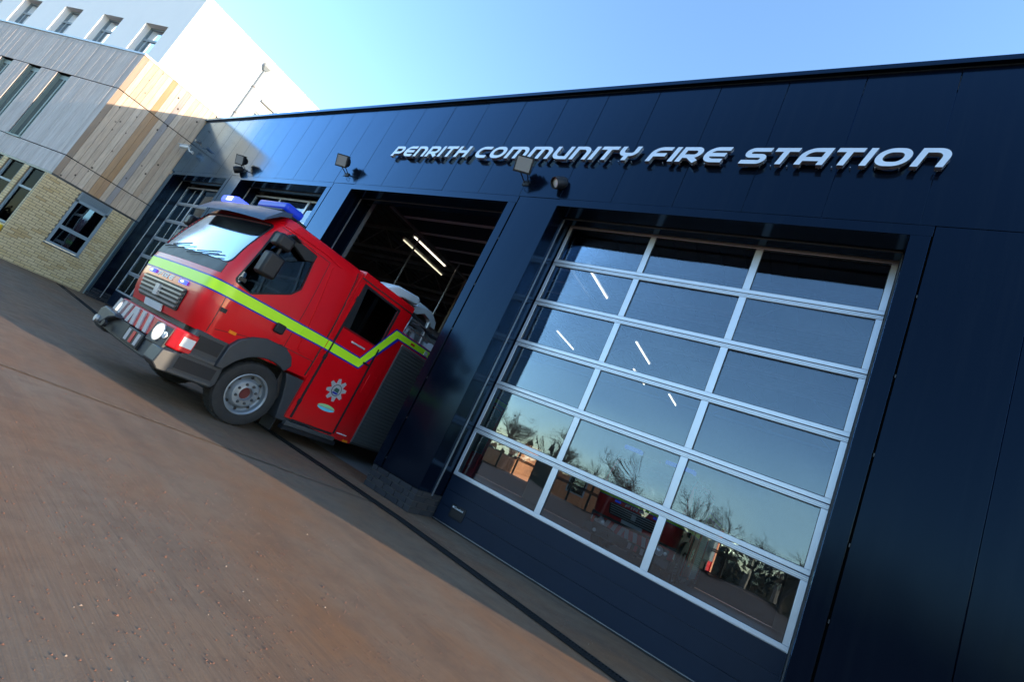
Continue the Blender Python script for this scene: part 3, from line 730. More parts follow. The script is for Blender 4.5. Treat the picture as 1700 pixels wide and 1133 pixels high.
# slit windows
for p, q in slits:
    P = [bpt(p, -.03, 3.40), bpt(q, -.03, 3.40), bpt(q, -.03, 5.775), bpt(p, -.03, 5.775)]
    def bbox(mb, s0, s1, o0, o1, z0, z1):
        return mb.hexa([bpt(s0, o0, z0), bpt(s1, o0, z0), bpt(s1, o1, z0), bpt(s0, o1, z0)], [bpt(s0, o0, z1), bpt(s1, o0, z1), bpt(s1, o1, z1), bpt(s0, o1, z1)])
    w = MB()
    bbox(w, p+.01, p+.07, -.16, -.03, 3.42, 5.76); bbox(w, q-.05, q-.01, -.16, -.03, 3.42, 5.76); bbox(w, p+.07, q-.05, -.16, -.10, 3.42, 3.48); bbox(w, p+.07, q-.05, -.16, -.10, 5.62, 5.76); bbox(w, p+.30, p+.36, -.15, -.09, 3.48, 5.62)
    bbox(w, p-.01, q+.01, -.03, .03, 3.385, 3.425)
    wf = w.build('window', 'frame_green', TB)
    g = MB(); bbox(g, p+.07, p+.30, -.13, -.12, 3.48, 5.62); g.build('pane', 'window_glass', wf)
    g = MB(); bbox(g, p+.36, q-.05, -.13, -.12, 3.48, 5.62); g.build('pane', 'window_glass', wf)
# buff brick ground floor: laid brick by brick on the side wall
bz = .1
bk = MB()
for y0, y1, z0, z1 in ((-2.185, -1.40, 0, 2.735), (-.595, .03, 0, 2.735), (-1.40, -.595, 0, 1.055)): bk.box(KX-.3, KX-.012, y0, y1, z0, z1)
bk = bk.build('brick_wall', 'mortar', TB)
L1 = mesh_of(MB().box(-.1055, .1055, -.012, .06, 0, .064), 'buff_long', 'brick_buff', .003)
S1 = mesh_of(MB().box(-.0495, .0495, -.012, .06, 0, .064), 'buff_short', 'brick_buff', .003)
WY0, WY1, WZ0, WZ1 = -1.395, -.60, 1.06, 2.735
fr_side = Matrix(((0, -1, 0, KX-.006), (1, 0, 0, 0), (0, 0, 1, 0), (0, 0, 0, 1)))
def skip_win(c, z, w): return (z+.064 > WZ0-.02) and c+w/2 > WY0-.02 and c-w/2 < WY1+.02
course_wall(bk, -2.20, -.03, .12, 35, fr_side, L1, S1, skip=skip_win)
# fill pieces beside the window so that the courses meet the frame
for r in range(35):
    z = .12+r*.0748
    if z+.064 < WZ0-.02: continue
    x = -2.20+.005; row = []
    first = True
    while x < -.03-.06:
        w = .211
        if first and r % 2: w = .099
        first = False
        row.append((x, x+w)); x += w+.0112
    for a, c in row:
        if a < WY0-.03 < c+.02 and c > WY0-.02: MB().box(KX-.066, KX+.006, a, WY0-.006, z, z+.064).build('brick', 'brick_buff', bk)
        if a < WY1+.02 and c > WY1+.03: MB().box(KX-.066, KX+.006, WY1+.006, c, z, z+.064).build('brick', 'brick_buff', bk)
# brick return on the angled front with its dark windows
fb = MB()
def bbox2(mb, s0, s1, o0, o1, z0, z1):
    return mb.hexa([bpt(s0, o0, z0), bpt(s1, o0, z0), bpt(s1, o1, z0), bpt(s0, o1, z0)], [bpt(s0, o0, z1), bpt(s1, o0, z1), bpt(s1, o1, z1), bpt(s0, o1, z1)])
for s0, s1 in ((.06, .30), (1.05, 1.32), (2.1, 2.4)): bbox2(fb, s0, s1, -.30, -.022, 0, 2.735)
bbox2(fb, .06, 6, -.30, -.022, 0, 1.02)
bbox2(fb, .06, 6, -.72, -.62, 0, 2.74)
fb = fb.build('front_brick_wall', 'mortar', TB)
o = Matrix(((bd.x, bnrm.x*-1, 0, 0), (bd.y, bnrm.y*-1, 0, 0), (0, 0, 1, 0), (0, 0, 0, 1)))
base = Matrix.Translation(bpt(0, -.016, 0))
for s0, s1 in ((.05, .30), (1.05, 1.32), (2.1, 2.4)): course_wall(fb, s0, s1, 1.02, 23, base @ o, L1, S1)
course_wall(fb, .05, 3.2, .12, 12, base @ o, L1, S1)
for s0, s1 in ((.31, 1.04), (1.33, 2.09), (2.41, 3.4)):
    w = MB(); bbox2(w, s0, s0+.06, -.12, -.05, 1.03, 2.73); bbox2(w, s1-.06, s1, -.12, -.05, 1.03, 2.73); bbox2(w, s0+.06, s1-.06, -.12, -.05, 1.03, 1.09); bbox2(w, s0+.06, s1-.06, -.12, -.05, 2.1, 2.16); w = w.build('window', 'frame_grey', TB)
    g = MB(); bbox2(g, s0+.06, s1-.06, -.10, -.09, 1.09, 2.72); g.build('pane', 'dull_glass', w)
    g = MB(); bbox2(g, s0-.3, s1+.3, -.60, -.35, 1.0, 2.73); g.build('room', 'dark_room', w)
# side window with louvre
w = MB(); X0, X1 = KX-.05, KX+.016
for y0, y1, z0, z1 in ((WY0, WY0+.07, WZ0, WZ1-.25), (WY1-.07, WY1, WZ0, WZ1-.25), (WY0+.07, WY1-.07, WZ0, WZ0+.07), (WY0+.07, WY1-.07, 1.56, 1.66), (WY0, WY1, 2.42, 2.50)): w.box(X0, X1, y0, y1, z0, z1)
w.box(X0, X1, WY0, WY0+.04, 2.50, WZ1-.002); w.box(X0, X1, WY1-.04, WY1, 2.50, WZ1-.002)
w = w.build('window', 'frame_grey', TB, bevel=.004)
MB().box(KX-.03, KX-.02, WY0+.07, WY1-.07, WZ0+.07, 1.56).build('pane', 'window_glass', w)
MB().box(KX-.03, KX-.02, WY0+.07, WY1-.07, 1.66, 2.42).build('pane', 'window_glass', w)
MB().box(KX-.26, KX-.25, WY0, WY1, WZ0, WZ1).build('curtain', 'curtain', w)
for i in range(8):
    z = 2.505+i*.0285; MB().hexa([(KX-.03, WY0+.04, z+.012), (KX-.03, WY1-.04, z+.012), (KX-.03, WY1-.04, z+.03), (KX-.03, WY0+.04, z+.03)], [(KX+.012, WY0+.04, z), (KX+.012, WY1-.04, z), (KX+.012, WY1-.04, z+.016), (KX+.012, WY0+.04, z+.016)]).build('louvre_slat', 'frame_grey', w)
MB().box(KX-.05, KX+.05, WY0-.03, WY1+.03, WZ0-.035, WZ0-.003).build('sill', 'frame_grey', w, bevel=.004)
for q in ((.0, 2.735),): MB().tube([(KX+.03, -.012, .12), (KX+.03, -.012, 2.73)], .018, 8).build('corner_pipe', 'frame_green', TB)
# grit bin by the brick corner
gbn = thing('grit_bin', 'yellow lidded grit bin at the left edge beside the brick corner', 'bin', tuple(bpt(.75, .45, .17)))
g = MB(); bbox2(g, .18, 1.2, .02, .62, .17, .72); g.build('body', 'yellow', gbn, bevel=.02)
g = MB(); g.hexa([bpt(.15, .01, .72), bpt(1.23, .01, .72), bpt(1.23, .66, .72), bpt(.15, .66, .72)], [bpt(.18, .03, .97), bpt(1.2, .03, .97), bpt(1.2, .60, .80), bpt(.18, .60, .80)]); g.build('lid', 'yellow', gbn, bevel=.015)

# ------------------------------------------------------------------ white rendered block behind
WX, WY = -15.6, -1.61
def wpt(s, out, z): return Vector((WX, WY, 0))+bd*s+bnrm*out+Vector((0, 0, z))
WB = thing('white_block', 'tall white rendered block rising behind the timber cladding', 'building', (WX-2, WY+2, 0))
def wbox(mb, s0, s1, o0, o1, z0, z1):
    return mb.hexa([wpt(s0, o0, z0), wpt(s1, o0, z0), wpt(s1, o1, z0), wpt(s0, o1, z0)], [wpt(s0, o0, z1), wpt(s1, o0, z1), wpt(s1, o1, z1), wpt(s0, o1, z1)])
wins = [(.75, 1.87), (3.06, 4.15), (5.33, 6.39), (7.85, 9.0), (10.2, 11.3)]
WZB, WZT, ZTOP = 7.30, 8.90, 10.33
fw_ = MB(); edges = [0]+[v for q in wins for v in q]+[16]
for i in range(0, len(edges), 2): wbox(fw_, edges[i], edges[i+1], -.30, 0, 7.0, WZT)
wbox(fw_, 0, 16, -.30, 0, WZT, ZTOP)
for p, q in wins: wbox(fw_, p, q, -.30, 0, 7.0, WZB)
fw_.build('front_wall', 'render_white', WB)
sw = MB(); sw.prism([(WX, WY+.001), (WX, 9.0), (WX-.3, 9.0), (WX-.3, WY+.1)], 2, 6.2, ZTOP); 
# opening for the side window
sw = MB()
SY0, SY1, SZ0, SZ1 = 1.245, 3.2, 7.2, 8.50
for y0, y1, z0, z1 in ((WY+.002, SY0, 6.2, ZTOP), (SY1, 9.0, 6.2, ZTOP), (SY0, SY1, SZ1, ZTOP), (SY0, SY1, 6.2, SZ0)): sw.box(WX-.3, WX, y0, y1, z0, z1)
sw.build('side_wall', 'render_white', WB)
ws_ = MB(); ws_.box(WX-.14, WX-.06, SY0, SY0+.06, SZ0, SZ1); ws_.box(WX-.14, WX-.06, SY1-.06, SY1, SZ0, SZ1); ws_.box(WX-.14, WX-.06, SY0+.06, SY1-.06, SZ1-.06, SZ1); ws_ = ws_.build('window', 'frame_grey', WB)
MB().box(WX-.11, WX-.10, SY0+.06, SY1-.06, SZ0, SZ1-.06).build('pane', 'window_glass', ws_)
MB().box(WX-1.0, WX-.95, SY0-.5, SY1+.5, SZ0, SZ1+.4).build('room', 'dark_room', ws_)
MB().box(WX, WX+.10, 1.23, 3.4, 8.90, 9.0).build('canopy_bar', 'pipe_grey', WB)
rc = MB(); rc.prism([(WX+.05, WY-.06), (WX+.05, 9.05), (WX-.4, 9.05), (WX-.4, WY+.2)], 2, ZTOP, ZTOP+.05); wbox(rc, -.02, 16, -.3, .05, ZTOP+.001, ZTOP+.051); rc.build('roof_edge', 'render_white', WB)
rr_ = MB(); rr_.prism([(WX-.3, WY+.2), (WX-.3, 9.0), (-34, 9.0), tuple(wpt(16, -.2, 0).xy)], 2, ZTOP-.2, ZTOP-.1); rr_.build('roof', 'deck', WB)
for p, q in wins:
    w = MB(); o0, o1 = -.26, -.19
    for s0, s1, z0, z1 in ((p+.004, p+.06, WZB, WZT-.004), (q-.06, q-.004, WZB, WZT-.004), (p+.06, q-.06, WZT-.065, WZT-.004), (p+.06, q-.06, 8.34, 8.42), (p+.06, q-.06, WZB, WZB+.06)): wbox(w, s0, s1, o0, o1, z0, z1)
    wbox(w, q-.30, q-.24, o0, o1, WZB+.06, 8.34)
    w = w.build('window', 'frame_grey', WB)
    for s0, s1, z0, z1 in ((p+.06, q-.06, 8.42, WZT-.065), (p+.06, q-.30, WZB+.06, 8.34), (q-.24, q-.06, WZB+.06, 8.34)):
        g = MB(); wbox(g, s0, s1, -.235, -.225, z0, z1); g.build('pane', 'high_glass', w)
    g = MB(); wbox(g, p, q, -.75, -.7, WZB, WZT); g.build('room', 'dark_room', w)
# hopper head and downpipe
dp = MB().tube([(WX+.05, .78, 6.3), (WX+.05, .78, 9.86)], .035, 10).build('downpipe', 'pipe_grey', WB, smooth=True)
MB().hexa([(WX+.0, .72, 9.86), (WX+.0, .84, 9.86), (WX+.11, .84, 9.86), (WX+.11, .72, 9.86)], [(WX+.0, .66, 9.98), (WX+.0, .90, 9.98), (WX+.16, .90, 9.98), (WX+.16, .66, 9.98)]).build('hopper', 'pipe_grey', dp)
MB().box(WX+.0, WX+.17, .65, .91, 9.981, 10.12).build('hopper_rim', 'pipe_grey', dp)
for z in (7.9, 9.1): MB().box(WX, WX+.09, .735, .825, z, z+.04).build('pipe_clip', 'steel_dark', dp)

# ------------------------------------------------------------------ fire engine (local frame: x across, front towards -y)
def lerp_tab(tab, z):
    if z <= tab[0][0]: return tab[0][1]
    for (a, p), (b, q) in zip(tab, tab[1:]):
        if z <= b:
            t = (z-a)/(b-a); return p+(q-p)*t
    return tab[-1][1]
def smooth_tab(tab, z): return (lerp_tab(tab, z-.04)+lerp_tab(tab, z)+lerp_tab(tab, z+.04))/3
YF = [(.88, -2.34), (1.05, -2.395), (1.25, -2.42), (1.5, -2.415), (1.72, -2.38), (2.0, -2.31), (2.3, -2.205), (2.47, -2.14), (2.56, -2.09), (2.64, -2.0)]
HW = [(.88, 1.10), (1.1, 1.12), (1.5, 1.125), (1.75, 1.12), (2.0, 1.10), (2.3, 1.065), (2.47, 1.045), (2.56, 1.02), (2.64, .97)]
RC = [(.88, .24), (1.4, .26), (1.75, .20), (2.2, .16), (2.6, .18)]
FN, AN, LN, YR = .86, .34, 1.5, -.70
def cab_par(z):
    hw = smooth_tab(HW, z); yf = smooth_tab(YF, z); r = smooth_tab(RC, z); y1 = yf+.06*((hw-r)/hw)**2
    return hw, yf, r, y1+r
def cab_pt(u, z):
    hw, yf, r, y0 = cab_par(z); au = abs(u); s = 1 if u >= 0 else -1
    if au <= FN: x = au*(hw-r)/FN; y = yf+.06*(x/hw)**2
    elif au <= FN+AN: t = (au-FN)/AN*math.pi/2; x = hw-r+r*math.sin(t); y = y0-r*math.cos(t)
    else: x = hw; y = y0+(au-FN-AN)/LN*(YR-y0)
    return Vector((s*x, y, z))
def cab_map(u, z, off=0.):
    p = cab_pt(u, z)
    if off:
        e = .01; n = (cab_pt(u+e, z)-cab_pt(u-e, z)).cross(cab_pt(u, z+e)-cab_pt(u, z-e)); n.normalize(); p = p+n*off
    return p
def u_side(y, z, s=1):
    hw, yf, r, y0 = cab_par(z)
    if y >= y0: a = FN+AN+(y-y0)/(YR-y0)*LN
    else: a = FN+AN*math.acos(max(-1, min(1, (y0-y)/r)))/(math.pi/2)
    return s*a
def u_front(x, z):
    hw, yf, r, y0 = cab_par(z); s = 1 if x >= 0 else -1; ax = abs(x)
    return s*(ax*FN/(hw-r) if ax <= hw-r else FN+AN*math.asin(min(1, (ax-hw+r)/r))/(math.pi/2))
def side_poly(poly, s, step=.05): return [(u_side(y, z, s), z) for y, z in subdiv(poly, step)]
def front_poly(poly, step=.05): return [(u_front(x, z), z) for x, z in subdiv(poly, step)]
def cab_patch(polys, holes, off0, off1, grid=.08):
    v2, tri = cdt(polys, holes, None, grid); mb = MB()
    return slab_from(mb, v2, tri, lambda p, k: cab_map(p[0], p[1], off0 if k == 0 else off1))
def round_poly(pts, r, k=4):
    q = [(*p, r) for p in pts]; n = len(q); out = []
    for i in range(n):
        f = fillet([q[i-1][:2], q[i], q[(i+1) % n][:2]])[1:-1]; out += [tuple(v) for v in f[::2]]
    return out

def make_engine(label):
    E = thing('fire_engine', label, 'fire engine', (-3.22, 0, 0), world=False)
    def P(mb, name, m, par=E, **k): return mb.build(name, m, par, **k)
    UM = FN+AN+LN
    # ---- cab shell with real window openings
    dw = round_poly([(-2.055, 2.375), (-1.80, 2.405), (-1.47, 2.395), (-1.44, 1.92), (-1.53, 1.80), (-1.97, 1.555), (-2.20, 1.60)], .05)
    ws = round_poly([(-.99, 1.755), (.99, 1.755), (.955, 2.43), (-.955, 2.43)], .07)
    outer = subdiv([(-UM, .90), (UM, .90), (UM, 2.60), (-UM, 2.60)], .06)
    H = [side_poly(dw, 1), side_poly(dw, -1), front_poly(ws)]
    cab = P(cab_patch([outer], H, 0, -.03, .055), 'cab', 'red_paint', smooth=True, auto=50)
    roof = MB(); N = 72; us = [-UM+2*UM*i/N for i in range(N+1)]
    rings = [[cab_pt(u, 2.60) for u in us]]
    for k, (ins, z) in enumerate(((.02, 2.632), (.06, 2.652), (.14, 2.664))):
        rings.append([Vector((p.x*(1-ins), (p.y+1.4)*(1-ins)-1.4 if p.y < -.75 else p.y, z)) for p in rings[0]])
    vs = [q for g in rings for q in g]; m_ = N+1; fs = []
    for k in range(len(rings)-1):
        for i in range(N): fs.append((k*m_+i, k*m_+i+1, (k+1)*m_+i+1, (k+1)*m_+i))
        fs.append((k*m_+N, k*m_, (k+1)*m_, (k+1)*m_+N))
    fs.append(tuple(range(3*m_, 4*m_))); roof.add(vs, fs); P(roof, 'roof', 'red_paint', cab, smooth=True)
    P(MB().box(-1.09, 1.09, -.73, -.705, .9, 2.6), 'back_panel', 'red_paint', cab)
    for s in (1, -1):
        g = [(u, z) for u, z in side_poly([(y*1.0, z) for y, z in dw], s)]
        P(cab_patch([g], [], -.010, -.015, .1), 'door_window', 'cab_glass', cab, smooth=True)
        # black glazing bead round the side glass
        big = round_poly([(-2.075, 2.392), (-1.80, 2.422), (-1.455, 2.412), (-1.425, 1.912), (-1.52, 1.786), (-1.97, 1.538), (-2.218, 1.585)], .05)
        P(cab_patch([side_poly(big, s)], [side_poly(dw, s)], .003, -.012, .2), 'window_seal', 'black_plastic', cab, smooth=True)
        # door shut lines
        for a, c in (((-2.20, 1.55), (-2.16, .93)), ((-1.235, 1.16), (-1.235, 2.45)), ((-1.235, 2.45), (-2.02, 2.47)), ((-1.23, 1.155), (-.72, 1.148)), ((-.735, .93), (-.735, 2.58))):
            d = Vector((c[0]-a[0], c[1]-a[1])).normalized()*.006; w = .012 if a[0] > -.74 else .004
            nn = Vector((-d.y, d.x)).normalized()*w
            q = [(a[0]+nn.x, a[1]+nn.y), (c[0]+nn.x, c[1]+nn.y), (c[0]-nn.x, c[1]-nn.y), (a[0]-nn.x, a[1]-nn.y)]
            P(cab_patch([side_poly(q, s, .06)], [], .0015, -.004, .3), 'shut_line', 'seam', cab)
        # swage over the window
        q = [(-2.0, 2.52), (-1.3, 2.535), (-1.1, 2.50), (-.95, 2.49), (-.95, 2.475), (-1.12, 2.485), (-1.32, 2.515), (-2.0, 2.50)]
        P(cab_patch([side_poly(q, s, .06)], [], .012, -.004, .2), 'drip_rail', 'red_paint', cab, smooth=True)
        # raised rear quarter
        q = round_poly([(-1.17, 2.46), (-.79, 2.50), (-.79, 1.19), (-1.05, 1.19)], .06)
        P(cab_patch([side_poly(q, s, .06)], [], .016, -.004, .08), 'quarter_panel', 'red_paint', cab, smooth=True, auto=60)
        for zz in (1.20, 1.62): P(cab_patch([side_poly([(-2.17, zz), (-2.10, zz), (-2.10, zz+.05), (-2.17, zz+.05)], s, .05)], [], .014, -.002, .3), 'door_hinge', 'black_plastic', cab)
        P(cab_patch([side_poly([(-1.95, 1.02), (-1.86, 1.02), (-1.86, 1.055), (-1.95, 1.055)], s, .05)], [], .014, -.002, .3), 'side_repeater', 'amber', cab)
        P(cab_patch([side_poly([(-2.10, .985), (-1.25, 1.165), (-1.25, 1.172), (-2.10, .992)], s, .06)], [], .0015, -.004, .3), 'crease_line', 'seam', cab)
        h = MB(); h.box(s*1.125 if s > 0 else -1.175, s*1.175 if s > 0 else -1.125, -1.50, -1.36, 1.27, 1.40); P(h, 'door_handle', 'black_plastic', cab, bevel=.02)
    # windscreen
    P(cab_patch([front_poly(ws)], [], -.012, -.018, .1), 'windscreen', 'screen_glass', cab, smooth=True)
    wb = round_poly([(-1.01, 1.735), (1.01, 1.735), (.975, 2.45), (-.975, 2.45)], .07)
    P(cab_patch([front_poly(wb)], [front_poly(ws)], .003, -.014, .2), 'screen_seal', 'black_plastic', cab, smooth=True)
    q = [(-1.0, 1.60), (1.0, 1.60), (.99, 1.735), (-.99, 1.735)]
    P(cab_patch([front_poly(q)], [], .004, -.004, .15), 'scuttle', 'grey_plastic', cab, smooth=True)
    for x0, x1 in ((-.75, -.05), (.05, .75)):
        wp = MB(); pts = [cab_map(u_front(x0+(x1-x0)*t, 1.70+.10*t), 1.70+.10*t, .03) for t in (0, .3, .6, 1)]; wp.tube(pts, .007, 6)
        b_ = [cab_map(u_front(x0+(x1-x0)*(.25+.9*t), 1.76+.10*t), 1.76+.10*t, .02) for t in (0, .5, .8)]; wp.tube(b_, .008, 5); P(wp, 'wiper', 'black_plastic', cab)
    # hi-vis stripe with blue edges
    def band(z0, z1, o, m, nm): P(cab_patch([subdiv([(-UM, z0), (UM, z0), (UM, z1), (-UM, z1)], .05)], [], o, -.002, .2), nm, m, cab, smooth=True)
    for s in (1, -1):
        for z0, z1, o_, m_2, n_2 in ((1.368, 1.388, .0185, 'blue_edge', 'stripe_edge'), (1.512, 1.532, .0185, 'blue_edge', 'stripe_edge'), (1.388, 1.512, .0195, 'lime', 'stripe')):
            P(cab_patch([side_poly([(-1.13, z0), (-.79, z0), (-.79, z1), (-1.13, z1)], s, .06)], [], o_, .012, .2), n_2, m_2, cab)
    band(1.368, 1.388, .0035, 'blue_edge', 'stripe_edge'); band(1.512, 1.532, .0035, 'blue_edge', 'stripe_edge'); band(1.388, 1.512, .0045, 'lime', 'stripe')
    # front: grille, strobes, lettering, plate
    q = round_poly([(-.70, 1.265), (.70, 1.265), (.64, .985), (-.64, .985)], .05)
    gr = P(cab_patch([front_poly(q)], [], .012, -.004, .15), 'grille', 'black_plastic', cab, smooth=True)
    for i in range(5):
        z = 1.015+i*.052; w_ = .60+.012*i
        P(cab_patch([front_poly([(-w_, z), (w_, z), (w_+.005, z+.022), (-w_-.005, z+.022)])], [], .032, .008, .3), 'grille_slat', 'steel', gr, smooth=True)
    P(cab_patch([front_poly([(-.055, 1.06), (.055, 1.06), (.055, 1.20), (-.055, 1.20)])], [], .045, .01, .3), 'emblem_plate', 'silver', gr, smooth=True)
    for s in (-1, 1):
        b_ = P(cab_patch([front_poly([(s*.50-.075, 1.305), (s*.50+.075, 1.305), (s*.50+.075, 1.355), (s*.50-.075, 1.355)])], [], .03, -.004, .3), 'strobe', 'blue_lit', cab)
        P(cab_patch([front_poly([(s*.50-.035, 1.318), (s*.50+.035, 1.318), (s*.50+.035, 1.342), (s*.50-.035, 1.342)])], [], .034, .028, .3), 'strobe_core', 'blue_core', b_)
    x = -.30
    for ch in 'FIRE':
        w, polys = glyph(ch); v2, tri = cdt(polys); h = .062; mb = MB()
        slab_from(mb, v2, tri, lambda p, k: cab_map(u_front(x+p[0]*h*2.0, 1.295+p[1]*h), 1.295+p[1]*h, .004 if k == 0 else -.002)); P(mb, 'letter', 'white_tape', cab); x += w*h*2.0+.035
    P(cab_patch([front_poly([(-.27, .90), (.27, .90), (.27, .985), (-.27, .985)])], [], .03, .012, .3), 'number_plate', 'white_tape', cab)
    # ---- sun visor and light bars
    vz = MB(); NV = 14; vv = []
    for i in range(NV+1):
        x = -1.02+2.04*i/NV; b_ = .10*(x/1.02)**2
        vv += [(x, -2.37+b_, 2.40), (x, -2.345+b_, 2.46), (x, -2.17+b_*.5, 2.64), (x, -2.00, 2.69), (x, -2.00, 2.63), (x, -2.16+b_*.5, 2.57)]
    vz.add(vv, [(i*6+j, i*6+(j+1) % 6, (i+1)*6+(j+1) % 6, (i+1)*6+j) for i in range(NV) for j in range(6)]+[tuple(range(6)), tuple(NV*6+j for j in range(6))[::-1]])
    P(vz, 'sun_visor', 'visor', cab, smooth=True)
    for x0, x1, lit in ((-1.0, -.52, True), (.14, .90, False)):
        lb = P(MB().box(x0+.06, x1-.06, -2.02, -1.84, 2.655, 2.70), 'light_bar', 'black_plastic', cab, bevel=.015)
        P(MB().box(x0, x1, -2.07, -1.80, 2.70, 2.815), 'lens_cover', 'blue_lit' if lit else 'blue_lens', lb, bevel=.035)
        if lit: P(MB().box(x0+.2, x1-.1, -2.075, -2.06, 2.725, 2.79), 'lamp_core', 'blue_core', lb)
        else: P(MB().box(x0+.04, x1-.04, -2.074, -1.796, 2.685, 2.702), 'lens_base', 'black_plastic', lb)
    P(MB().box(-.02, .02, -2.0, -.9, 2.665, 2.70), 'roof_rail', 'red_paint', cab)
    P(MB().box(.85, .93, -1.86, -1.72, 2.62, 2.69), 'marker_lamp', 'black_plastic', cab, bevel=.015)
    # ---- cab interior
    inn = MB(); inn.box(-1.03, 1.03, -2.02, -.75, .92, .98); inn.box(-1.03, 1.03, -.80, -.75, .98, 1.75); P(inn, 'cab_floor', 'seat', cab)
    P(MB().prism([(-2.22, 1.0), (-2.24, 1.64), (-2.12, 1.69), (-1.98, 1.55), (-1.98, 1.0)], 0, -.90, .90), 'dashboard', 'seat', cab)
    for x in (-.62, .12, .62):
        st = MB(); st.box(x-.24, x+.24, -1.62, -1.10, 1.05, 1.42); st.box(x-.23, x+.23, -1.20, -1.05, 1.42, 2.02); st.box(x-.13, x+.13, -1.19, -1.08, 2.04, 2.24); P(st, 'seat', 'seat_light', cab, bevel=.03)
    P(MB().lathe([(.19+.016*math.cos(t), .016*math.sin(t)) for t in [i*math.pi/4 for i in range(8)]], (-.62, -1.90, 1.60), (0, .55, .8), 24, True), 'steering_wheel', 'black_plastic', cab, smooth=True)
    P(MB().box(-.10, .10, -2.16, -2.12, 2.26, 2.36), 'rear_view_mirror', 'black_plastic', cab, bevel=.01)
    # ---- mirrors
    for s in (1, -1):
        mr = MB(); X0, X1 = (1.28, 1.40) if s > 0 else (-1.40, -1.28)
        arm = MB().tube([(s*1.05, -1.62, 2.40), (s*1.24, -1.95, 2.42), (s*1.33, -2.05, 2.36), (s*1.33, -2.06, 1.80)], .018, 8); am = P(arm, 'mirror_arm', 'black_plastic', cab, smooth=True)
        P(MB().box(X0-.05*s if s > 0 else X0, X1 if s > 0 else X1+.05, -2.17, -1.96, 2.17, 2.345), 'mirror', 'black_plastic', am, bevel=.035)
        P(MB().box(X0-.05*s if s > 0 else X0, X1 if s > 0 else X1+.05, -2.17, -1.95, 1.785, 2.085), 'mirror', 'black_plastic', am, bevel=.035)
        P(MB().prism([(-1.95, 2.43), (-1.50, 2.40), (-1.50, 2.30), (-1.62, 2.25), (-1.75, 2.30), (-1.95, 2.36)], 0, s*1.085, s*1.16), 'mirror_mount', 'black_plastic', am, bevel=.012)
    # ---- bumper
    def bar(poly, z0, z1, m, nm, par=E, bev=.0):
        mb = MB().prism(poly, 2, z0, z1); return P(mb, nm, m, par, bevel=bev)
    plan = [(-1.04, -2.16), (-1.04, -2.28), (-.94, -2.37), (-.6, -2.42), (0, -2.45), (.6, -2.45), (1.02, -2.42), (1.12, -2.34), (1.12, -2.18)]
    bm_ = bar(plan, .60, .835, 'red_tape', 'bumper', E, .02)
    low = [(x*.985, y+.012) for x, y in plan]; bar(low, .36, .598, 'grey_plastic', 'lower_bumper', bm_, .02)
    # white blocks on the red bumper, diagonal
    for k, x in enumerate((-.84, -.64, -.44, -.24)):
        P(MB().hexa([(x, -2.448-.012*(1-abs(x)), .61), (x+.10, -2.448-.012*(1-abs(x)), .61), (x+.16, -2.448-.012*(1-abs(x)), .825), (x+.06, -2.448-.012*(1-abs(x)), .825)], [(x, -2.360, .61), (x+.10, -2.360, .61), (x+.16, -2.360, .825), (x+.06, -2.360, .825)]), 'chevron', 'dull_tape', bm_)
    for k, x in enumerate((-.10, .12, .34)):
        P(MB().hexa([(x+.06, -2.466+.01*abs(x), .61), (x+.16, -2.466+.01*abs(x), .61), (x+.10, -2.466+.01*abs(x), .825), (x, -2.466+.01*abs(x), .825)], [(x+.06, -2.360, .61), (x+.16, -2.360, .61), (x+.10, -2.360, .825), (x, -2.360, .825)]), 'chevron', 'dull_tape', bm_)
    for s in (1, -1):
        kx, ky = (1.0, 0.0) if s > 0 else (.91, .035)
        P(MB().box(min(s*1.123*(1 if s > 0 else .93), s*1.0), max(s*1.123*(1 if s > 0 else .93), s*1.0), -2.335+ky, -2.20, .665, .775), 'side_flash', 'white_tape', bm_)
        P(MB().hexa([(s*.60*kx, -2.472+ky, .56), (s*1.0*kx, -2.438+ky, .56), (s*1.02*kx, -2.434+ky, .80), (s*.64*kx, -2.470+ky, .80)], [(s*.60*kx, -2.36+ky, .56), (s*1.0*kx, -2.34+ky, .56), (s*1.02*kx, -2.34+ky, .80), (s*.64*kx, -2.36+ky, .80)]), 'lamp_housing', 'grey_plastic', bm_, bevel=.01)
        hl = P(MB().lathe([(0, .022), (.07, .018), (.098, 0), (.098, -.03), (0, -.03)], (s*.80*kx, -2.462+ky, .70), (s*.12, -1, 0), 20), 'headlight', 'headlamp', bm_, smooth=True)
        P(MB().lathe([(.098, .006), (.108, .006), (.108, -.02), (.098, -.02)], (s*.80*kx, -2.462+ky, .70), (s*.12, -1, 0), 20, True), 'bezel', 'silver', hl, smooth=True)
        P(MB().lathe([(0, .012), (.04, .008), (.045, -.02), (0, -.02)], (s*.95*kx, -2.445+ky, .70), (s*.12, -1, 0), 16), 'indicator', 'lens', bm_, smooth=True)
        P(MB().lathe([(0, .02), (.045, .015), (.05, -.02), (0, -.02)], (s*.86*kx, -2.425+ky, .47), (s*.1, -1, 0), 16), 'fog_lamp', 'lens', bm_, smooth=True)
        # corner valance and steps below the door
        st = MB(); st.prism([(-2.47, .40), (-2.40, .34), (-1.78, .335), (-1.74, .40), (-1.76, .62), (-1.86, .91), (-2.24, .91), (-2.26, .58), (-2.45, .57)], 0, s*.80, s*1.105); sb = P(st, 'step_box', 'grey_plastic', E, bevel=.015)
        P(MB().box(min(s*1.06, s*1.112), max(s*1.06, s*1.112), -2.20, -1.90, .70, .86), 'step_recess', 'black_plastic', sb)
        P(MB().box(min(s*1.06, s*1.112), max(s*1.06, s*1.112), -2.26, -1.82, .42, .56), 'step_recess', 'black_plastic', sb)
        P(MB().box(min(s*1.0, s*1.118), max(s*1.0, s*1.118), -2.24, -1.84, .60, .635), 'step_tread', 'steel_dark', sb, bevel=.004)
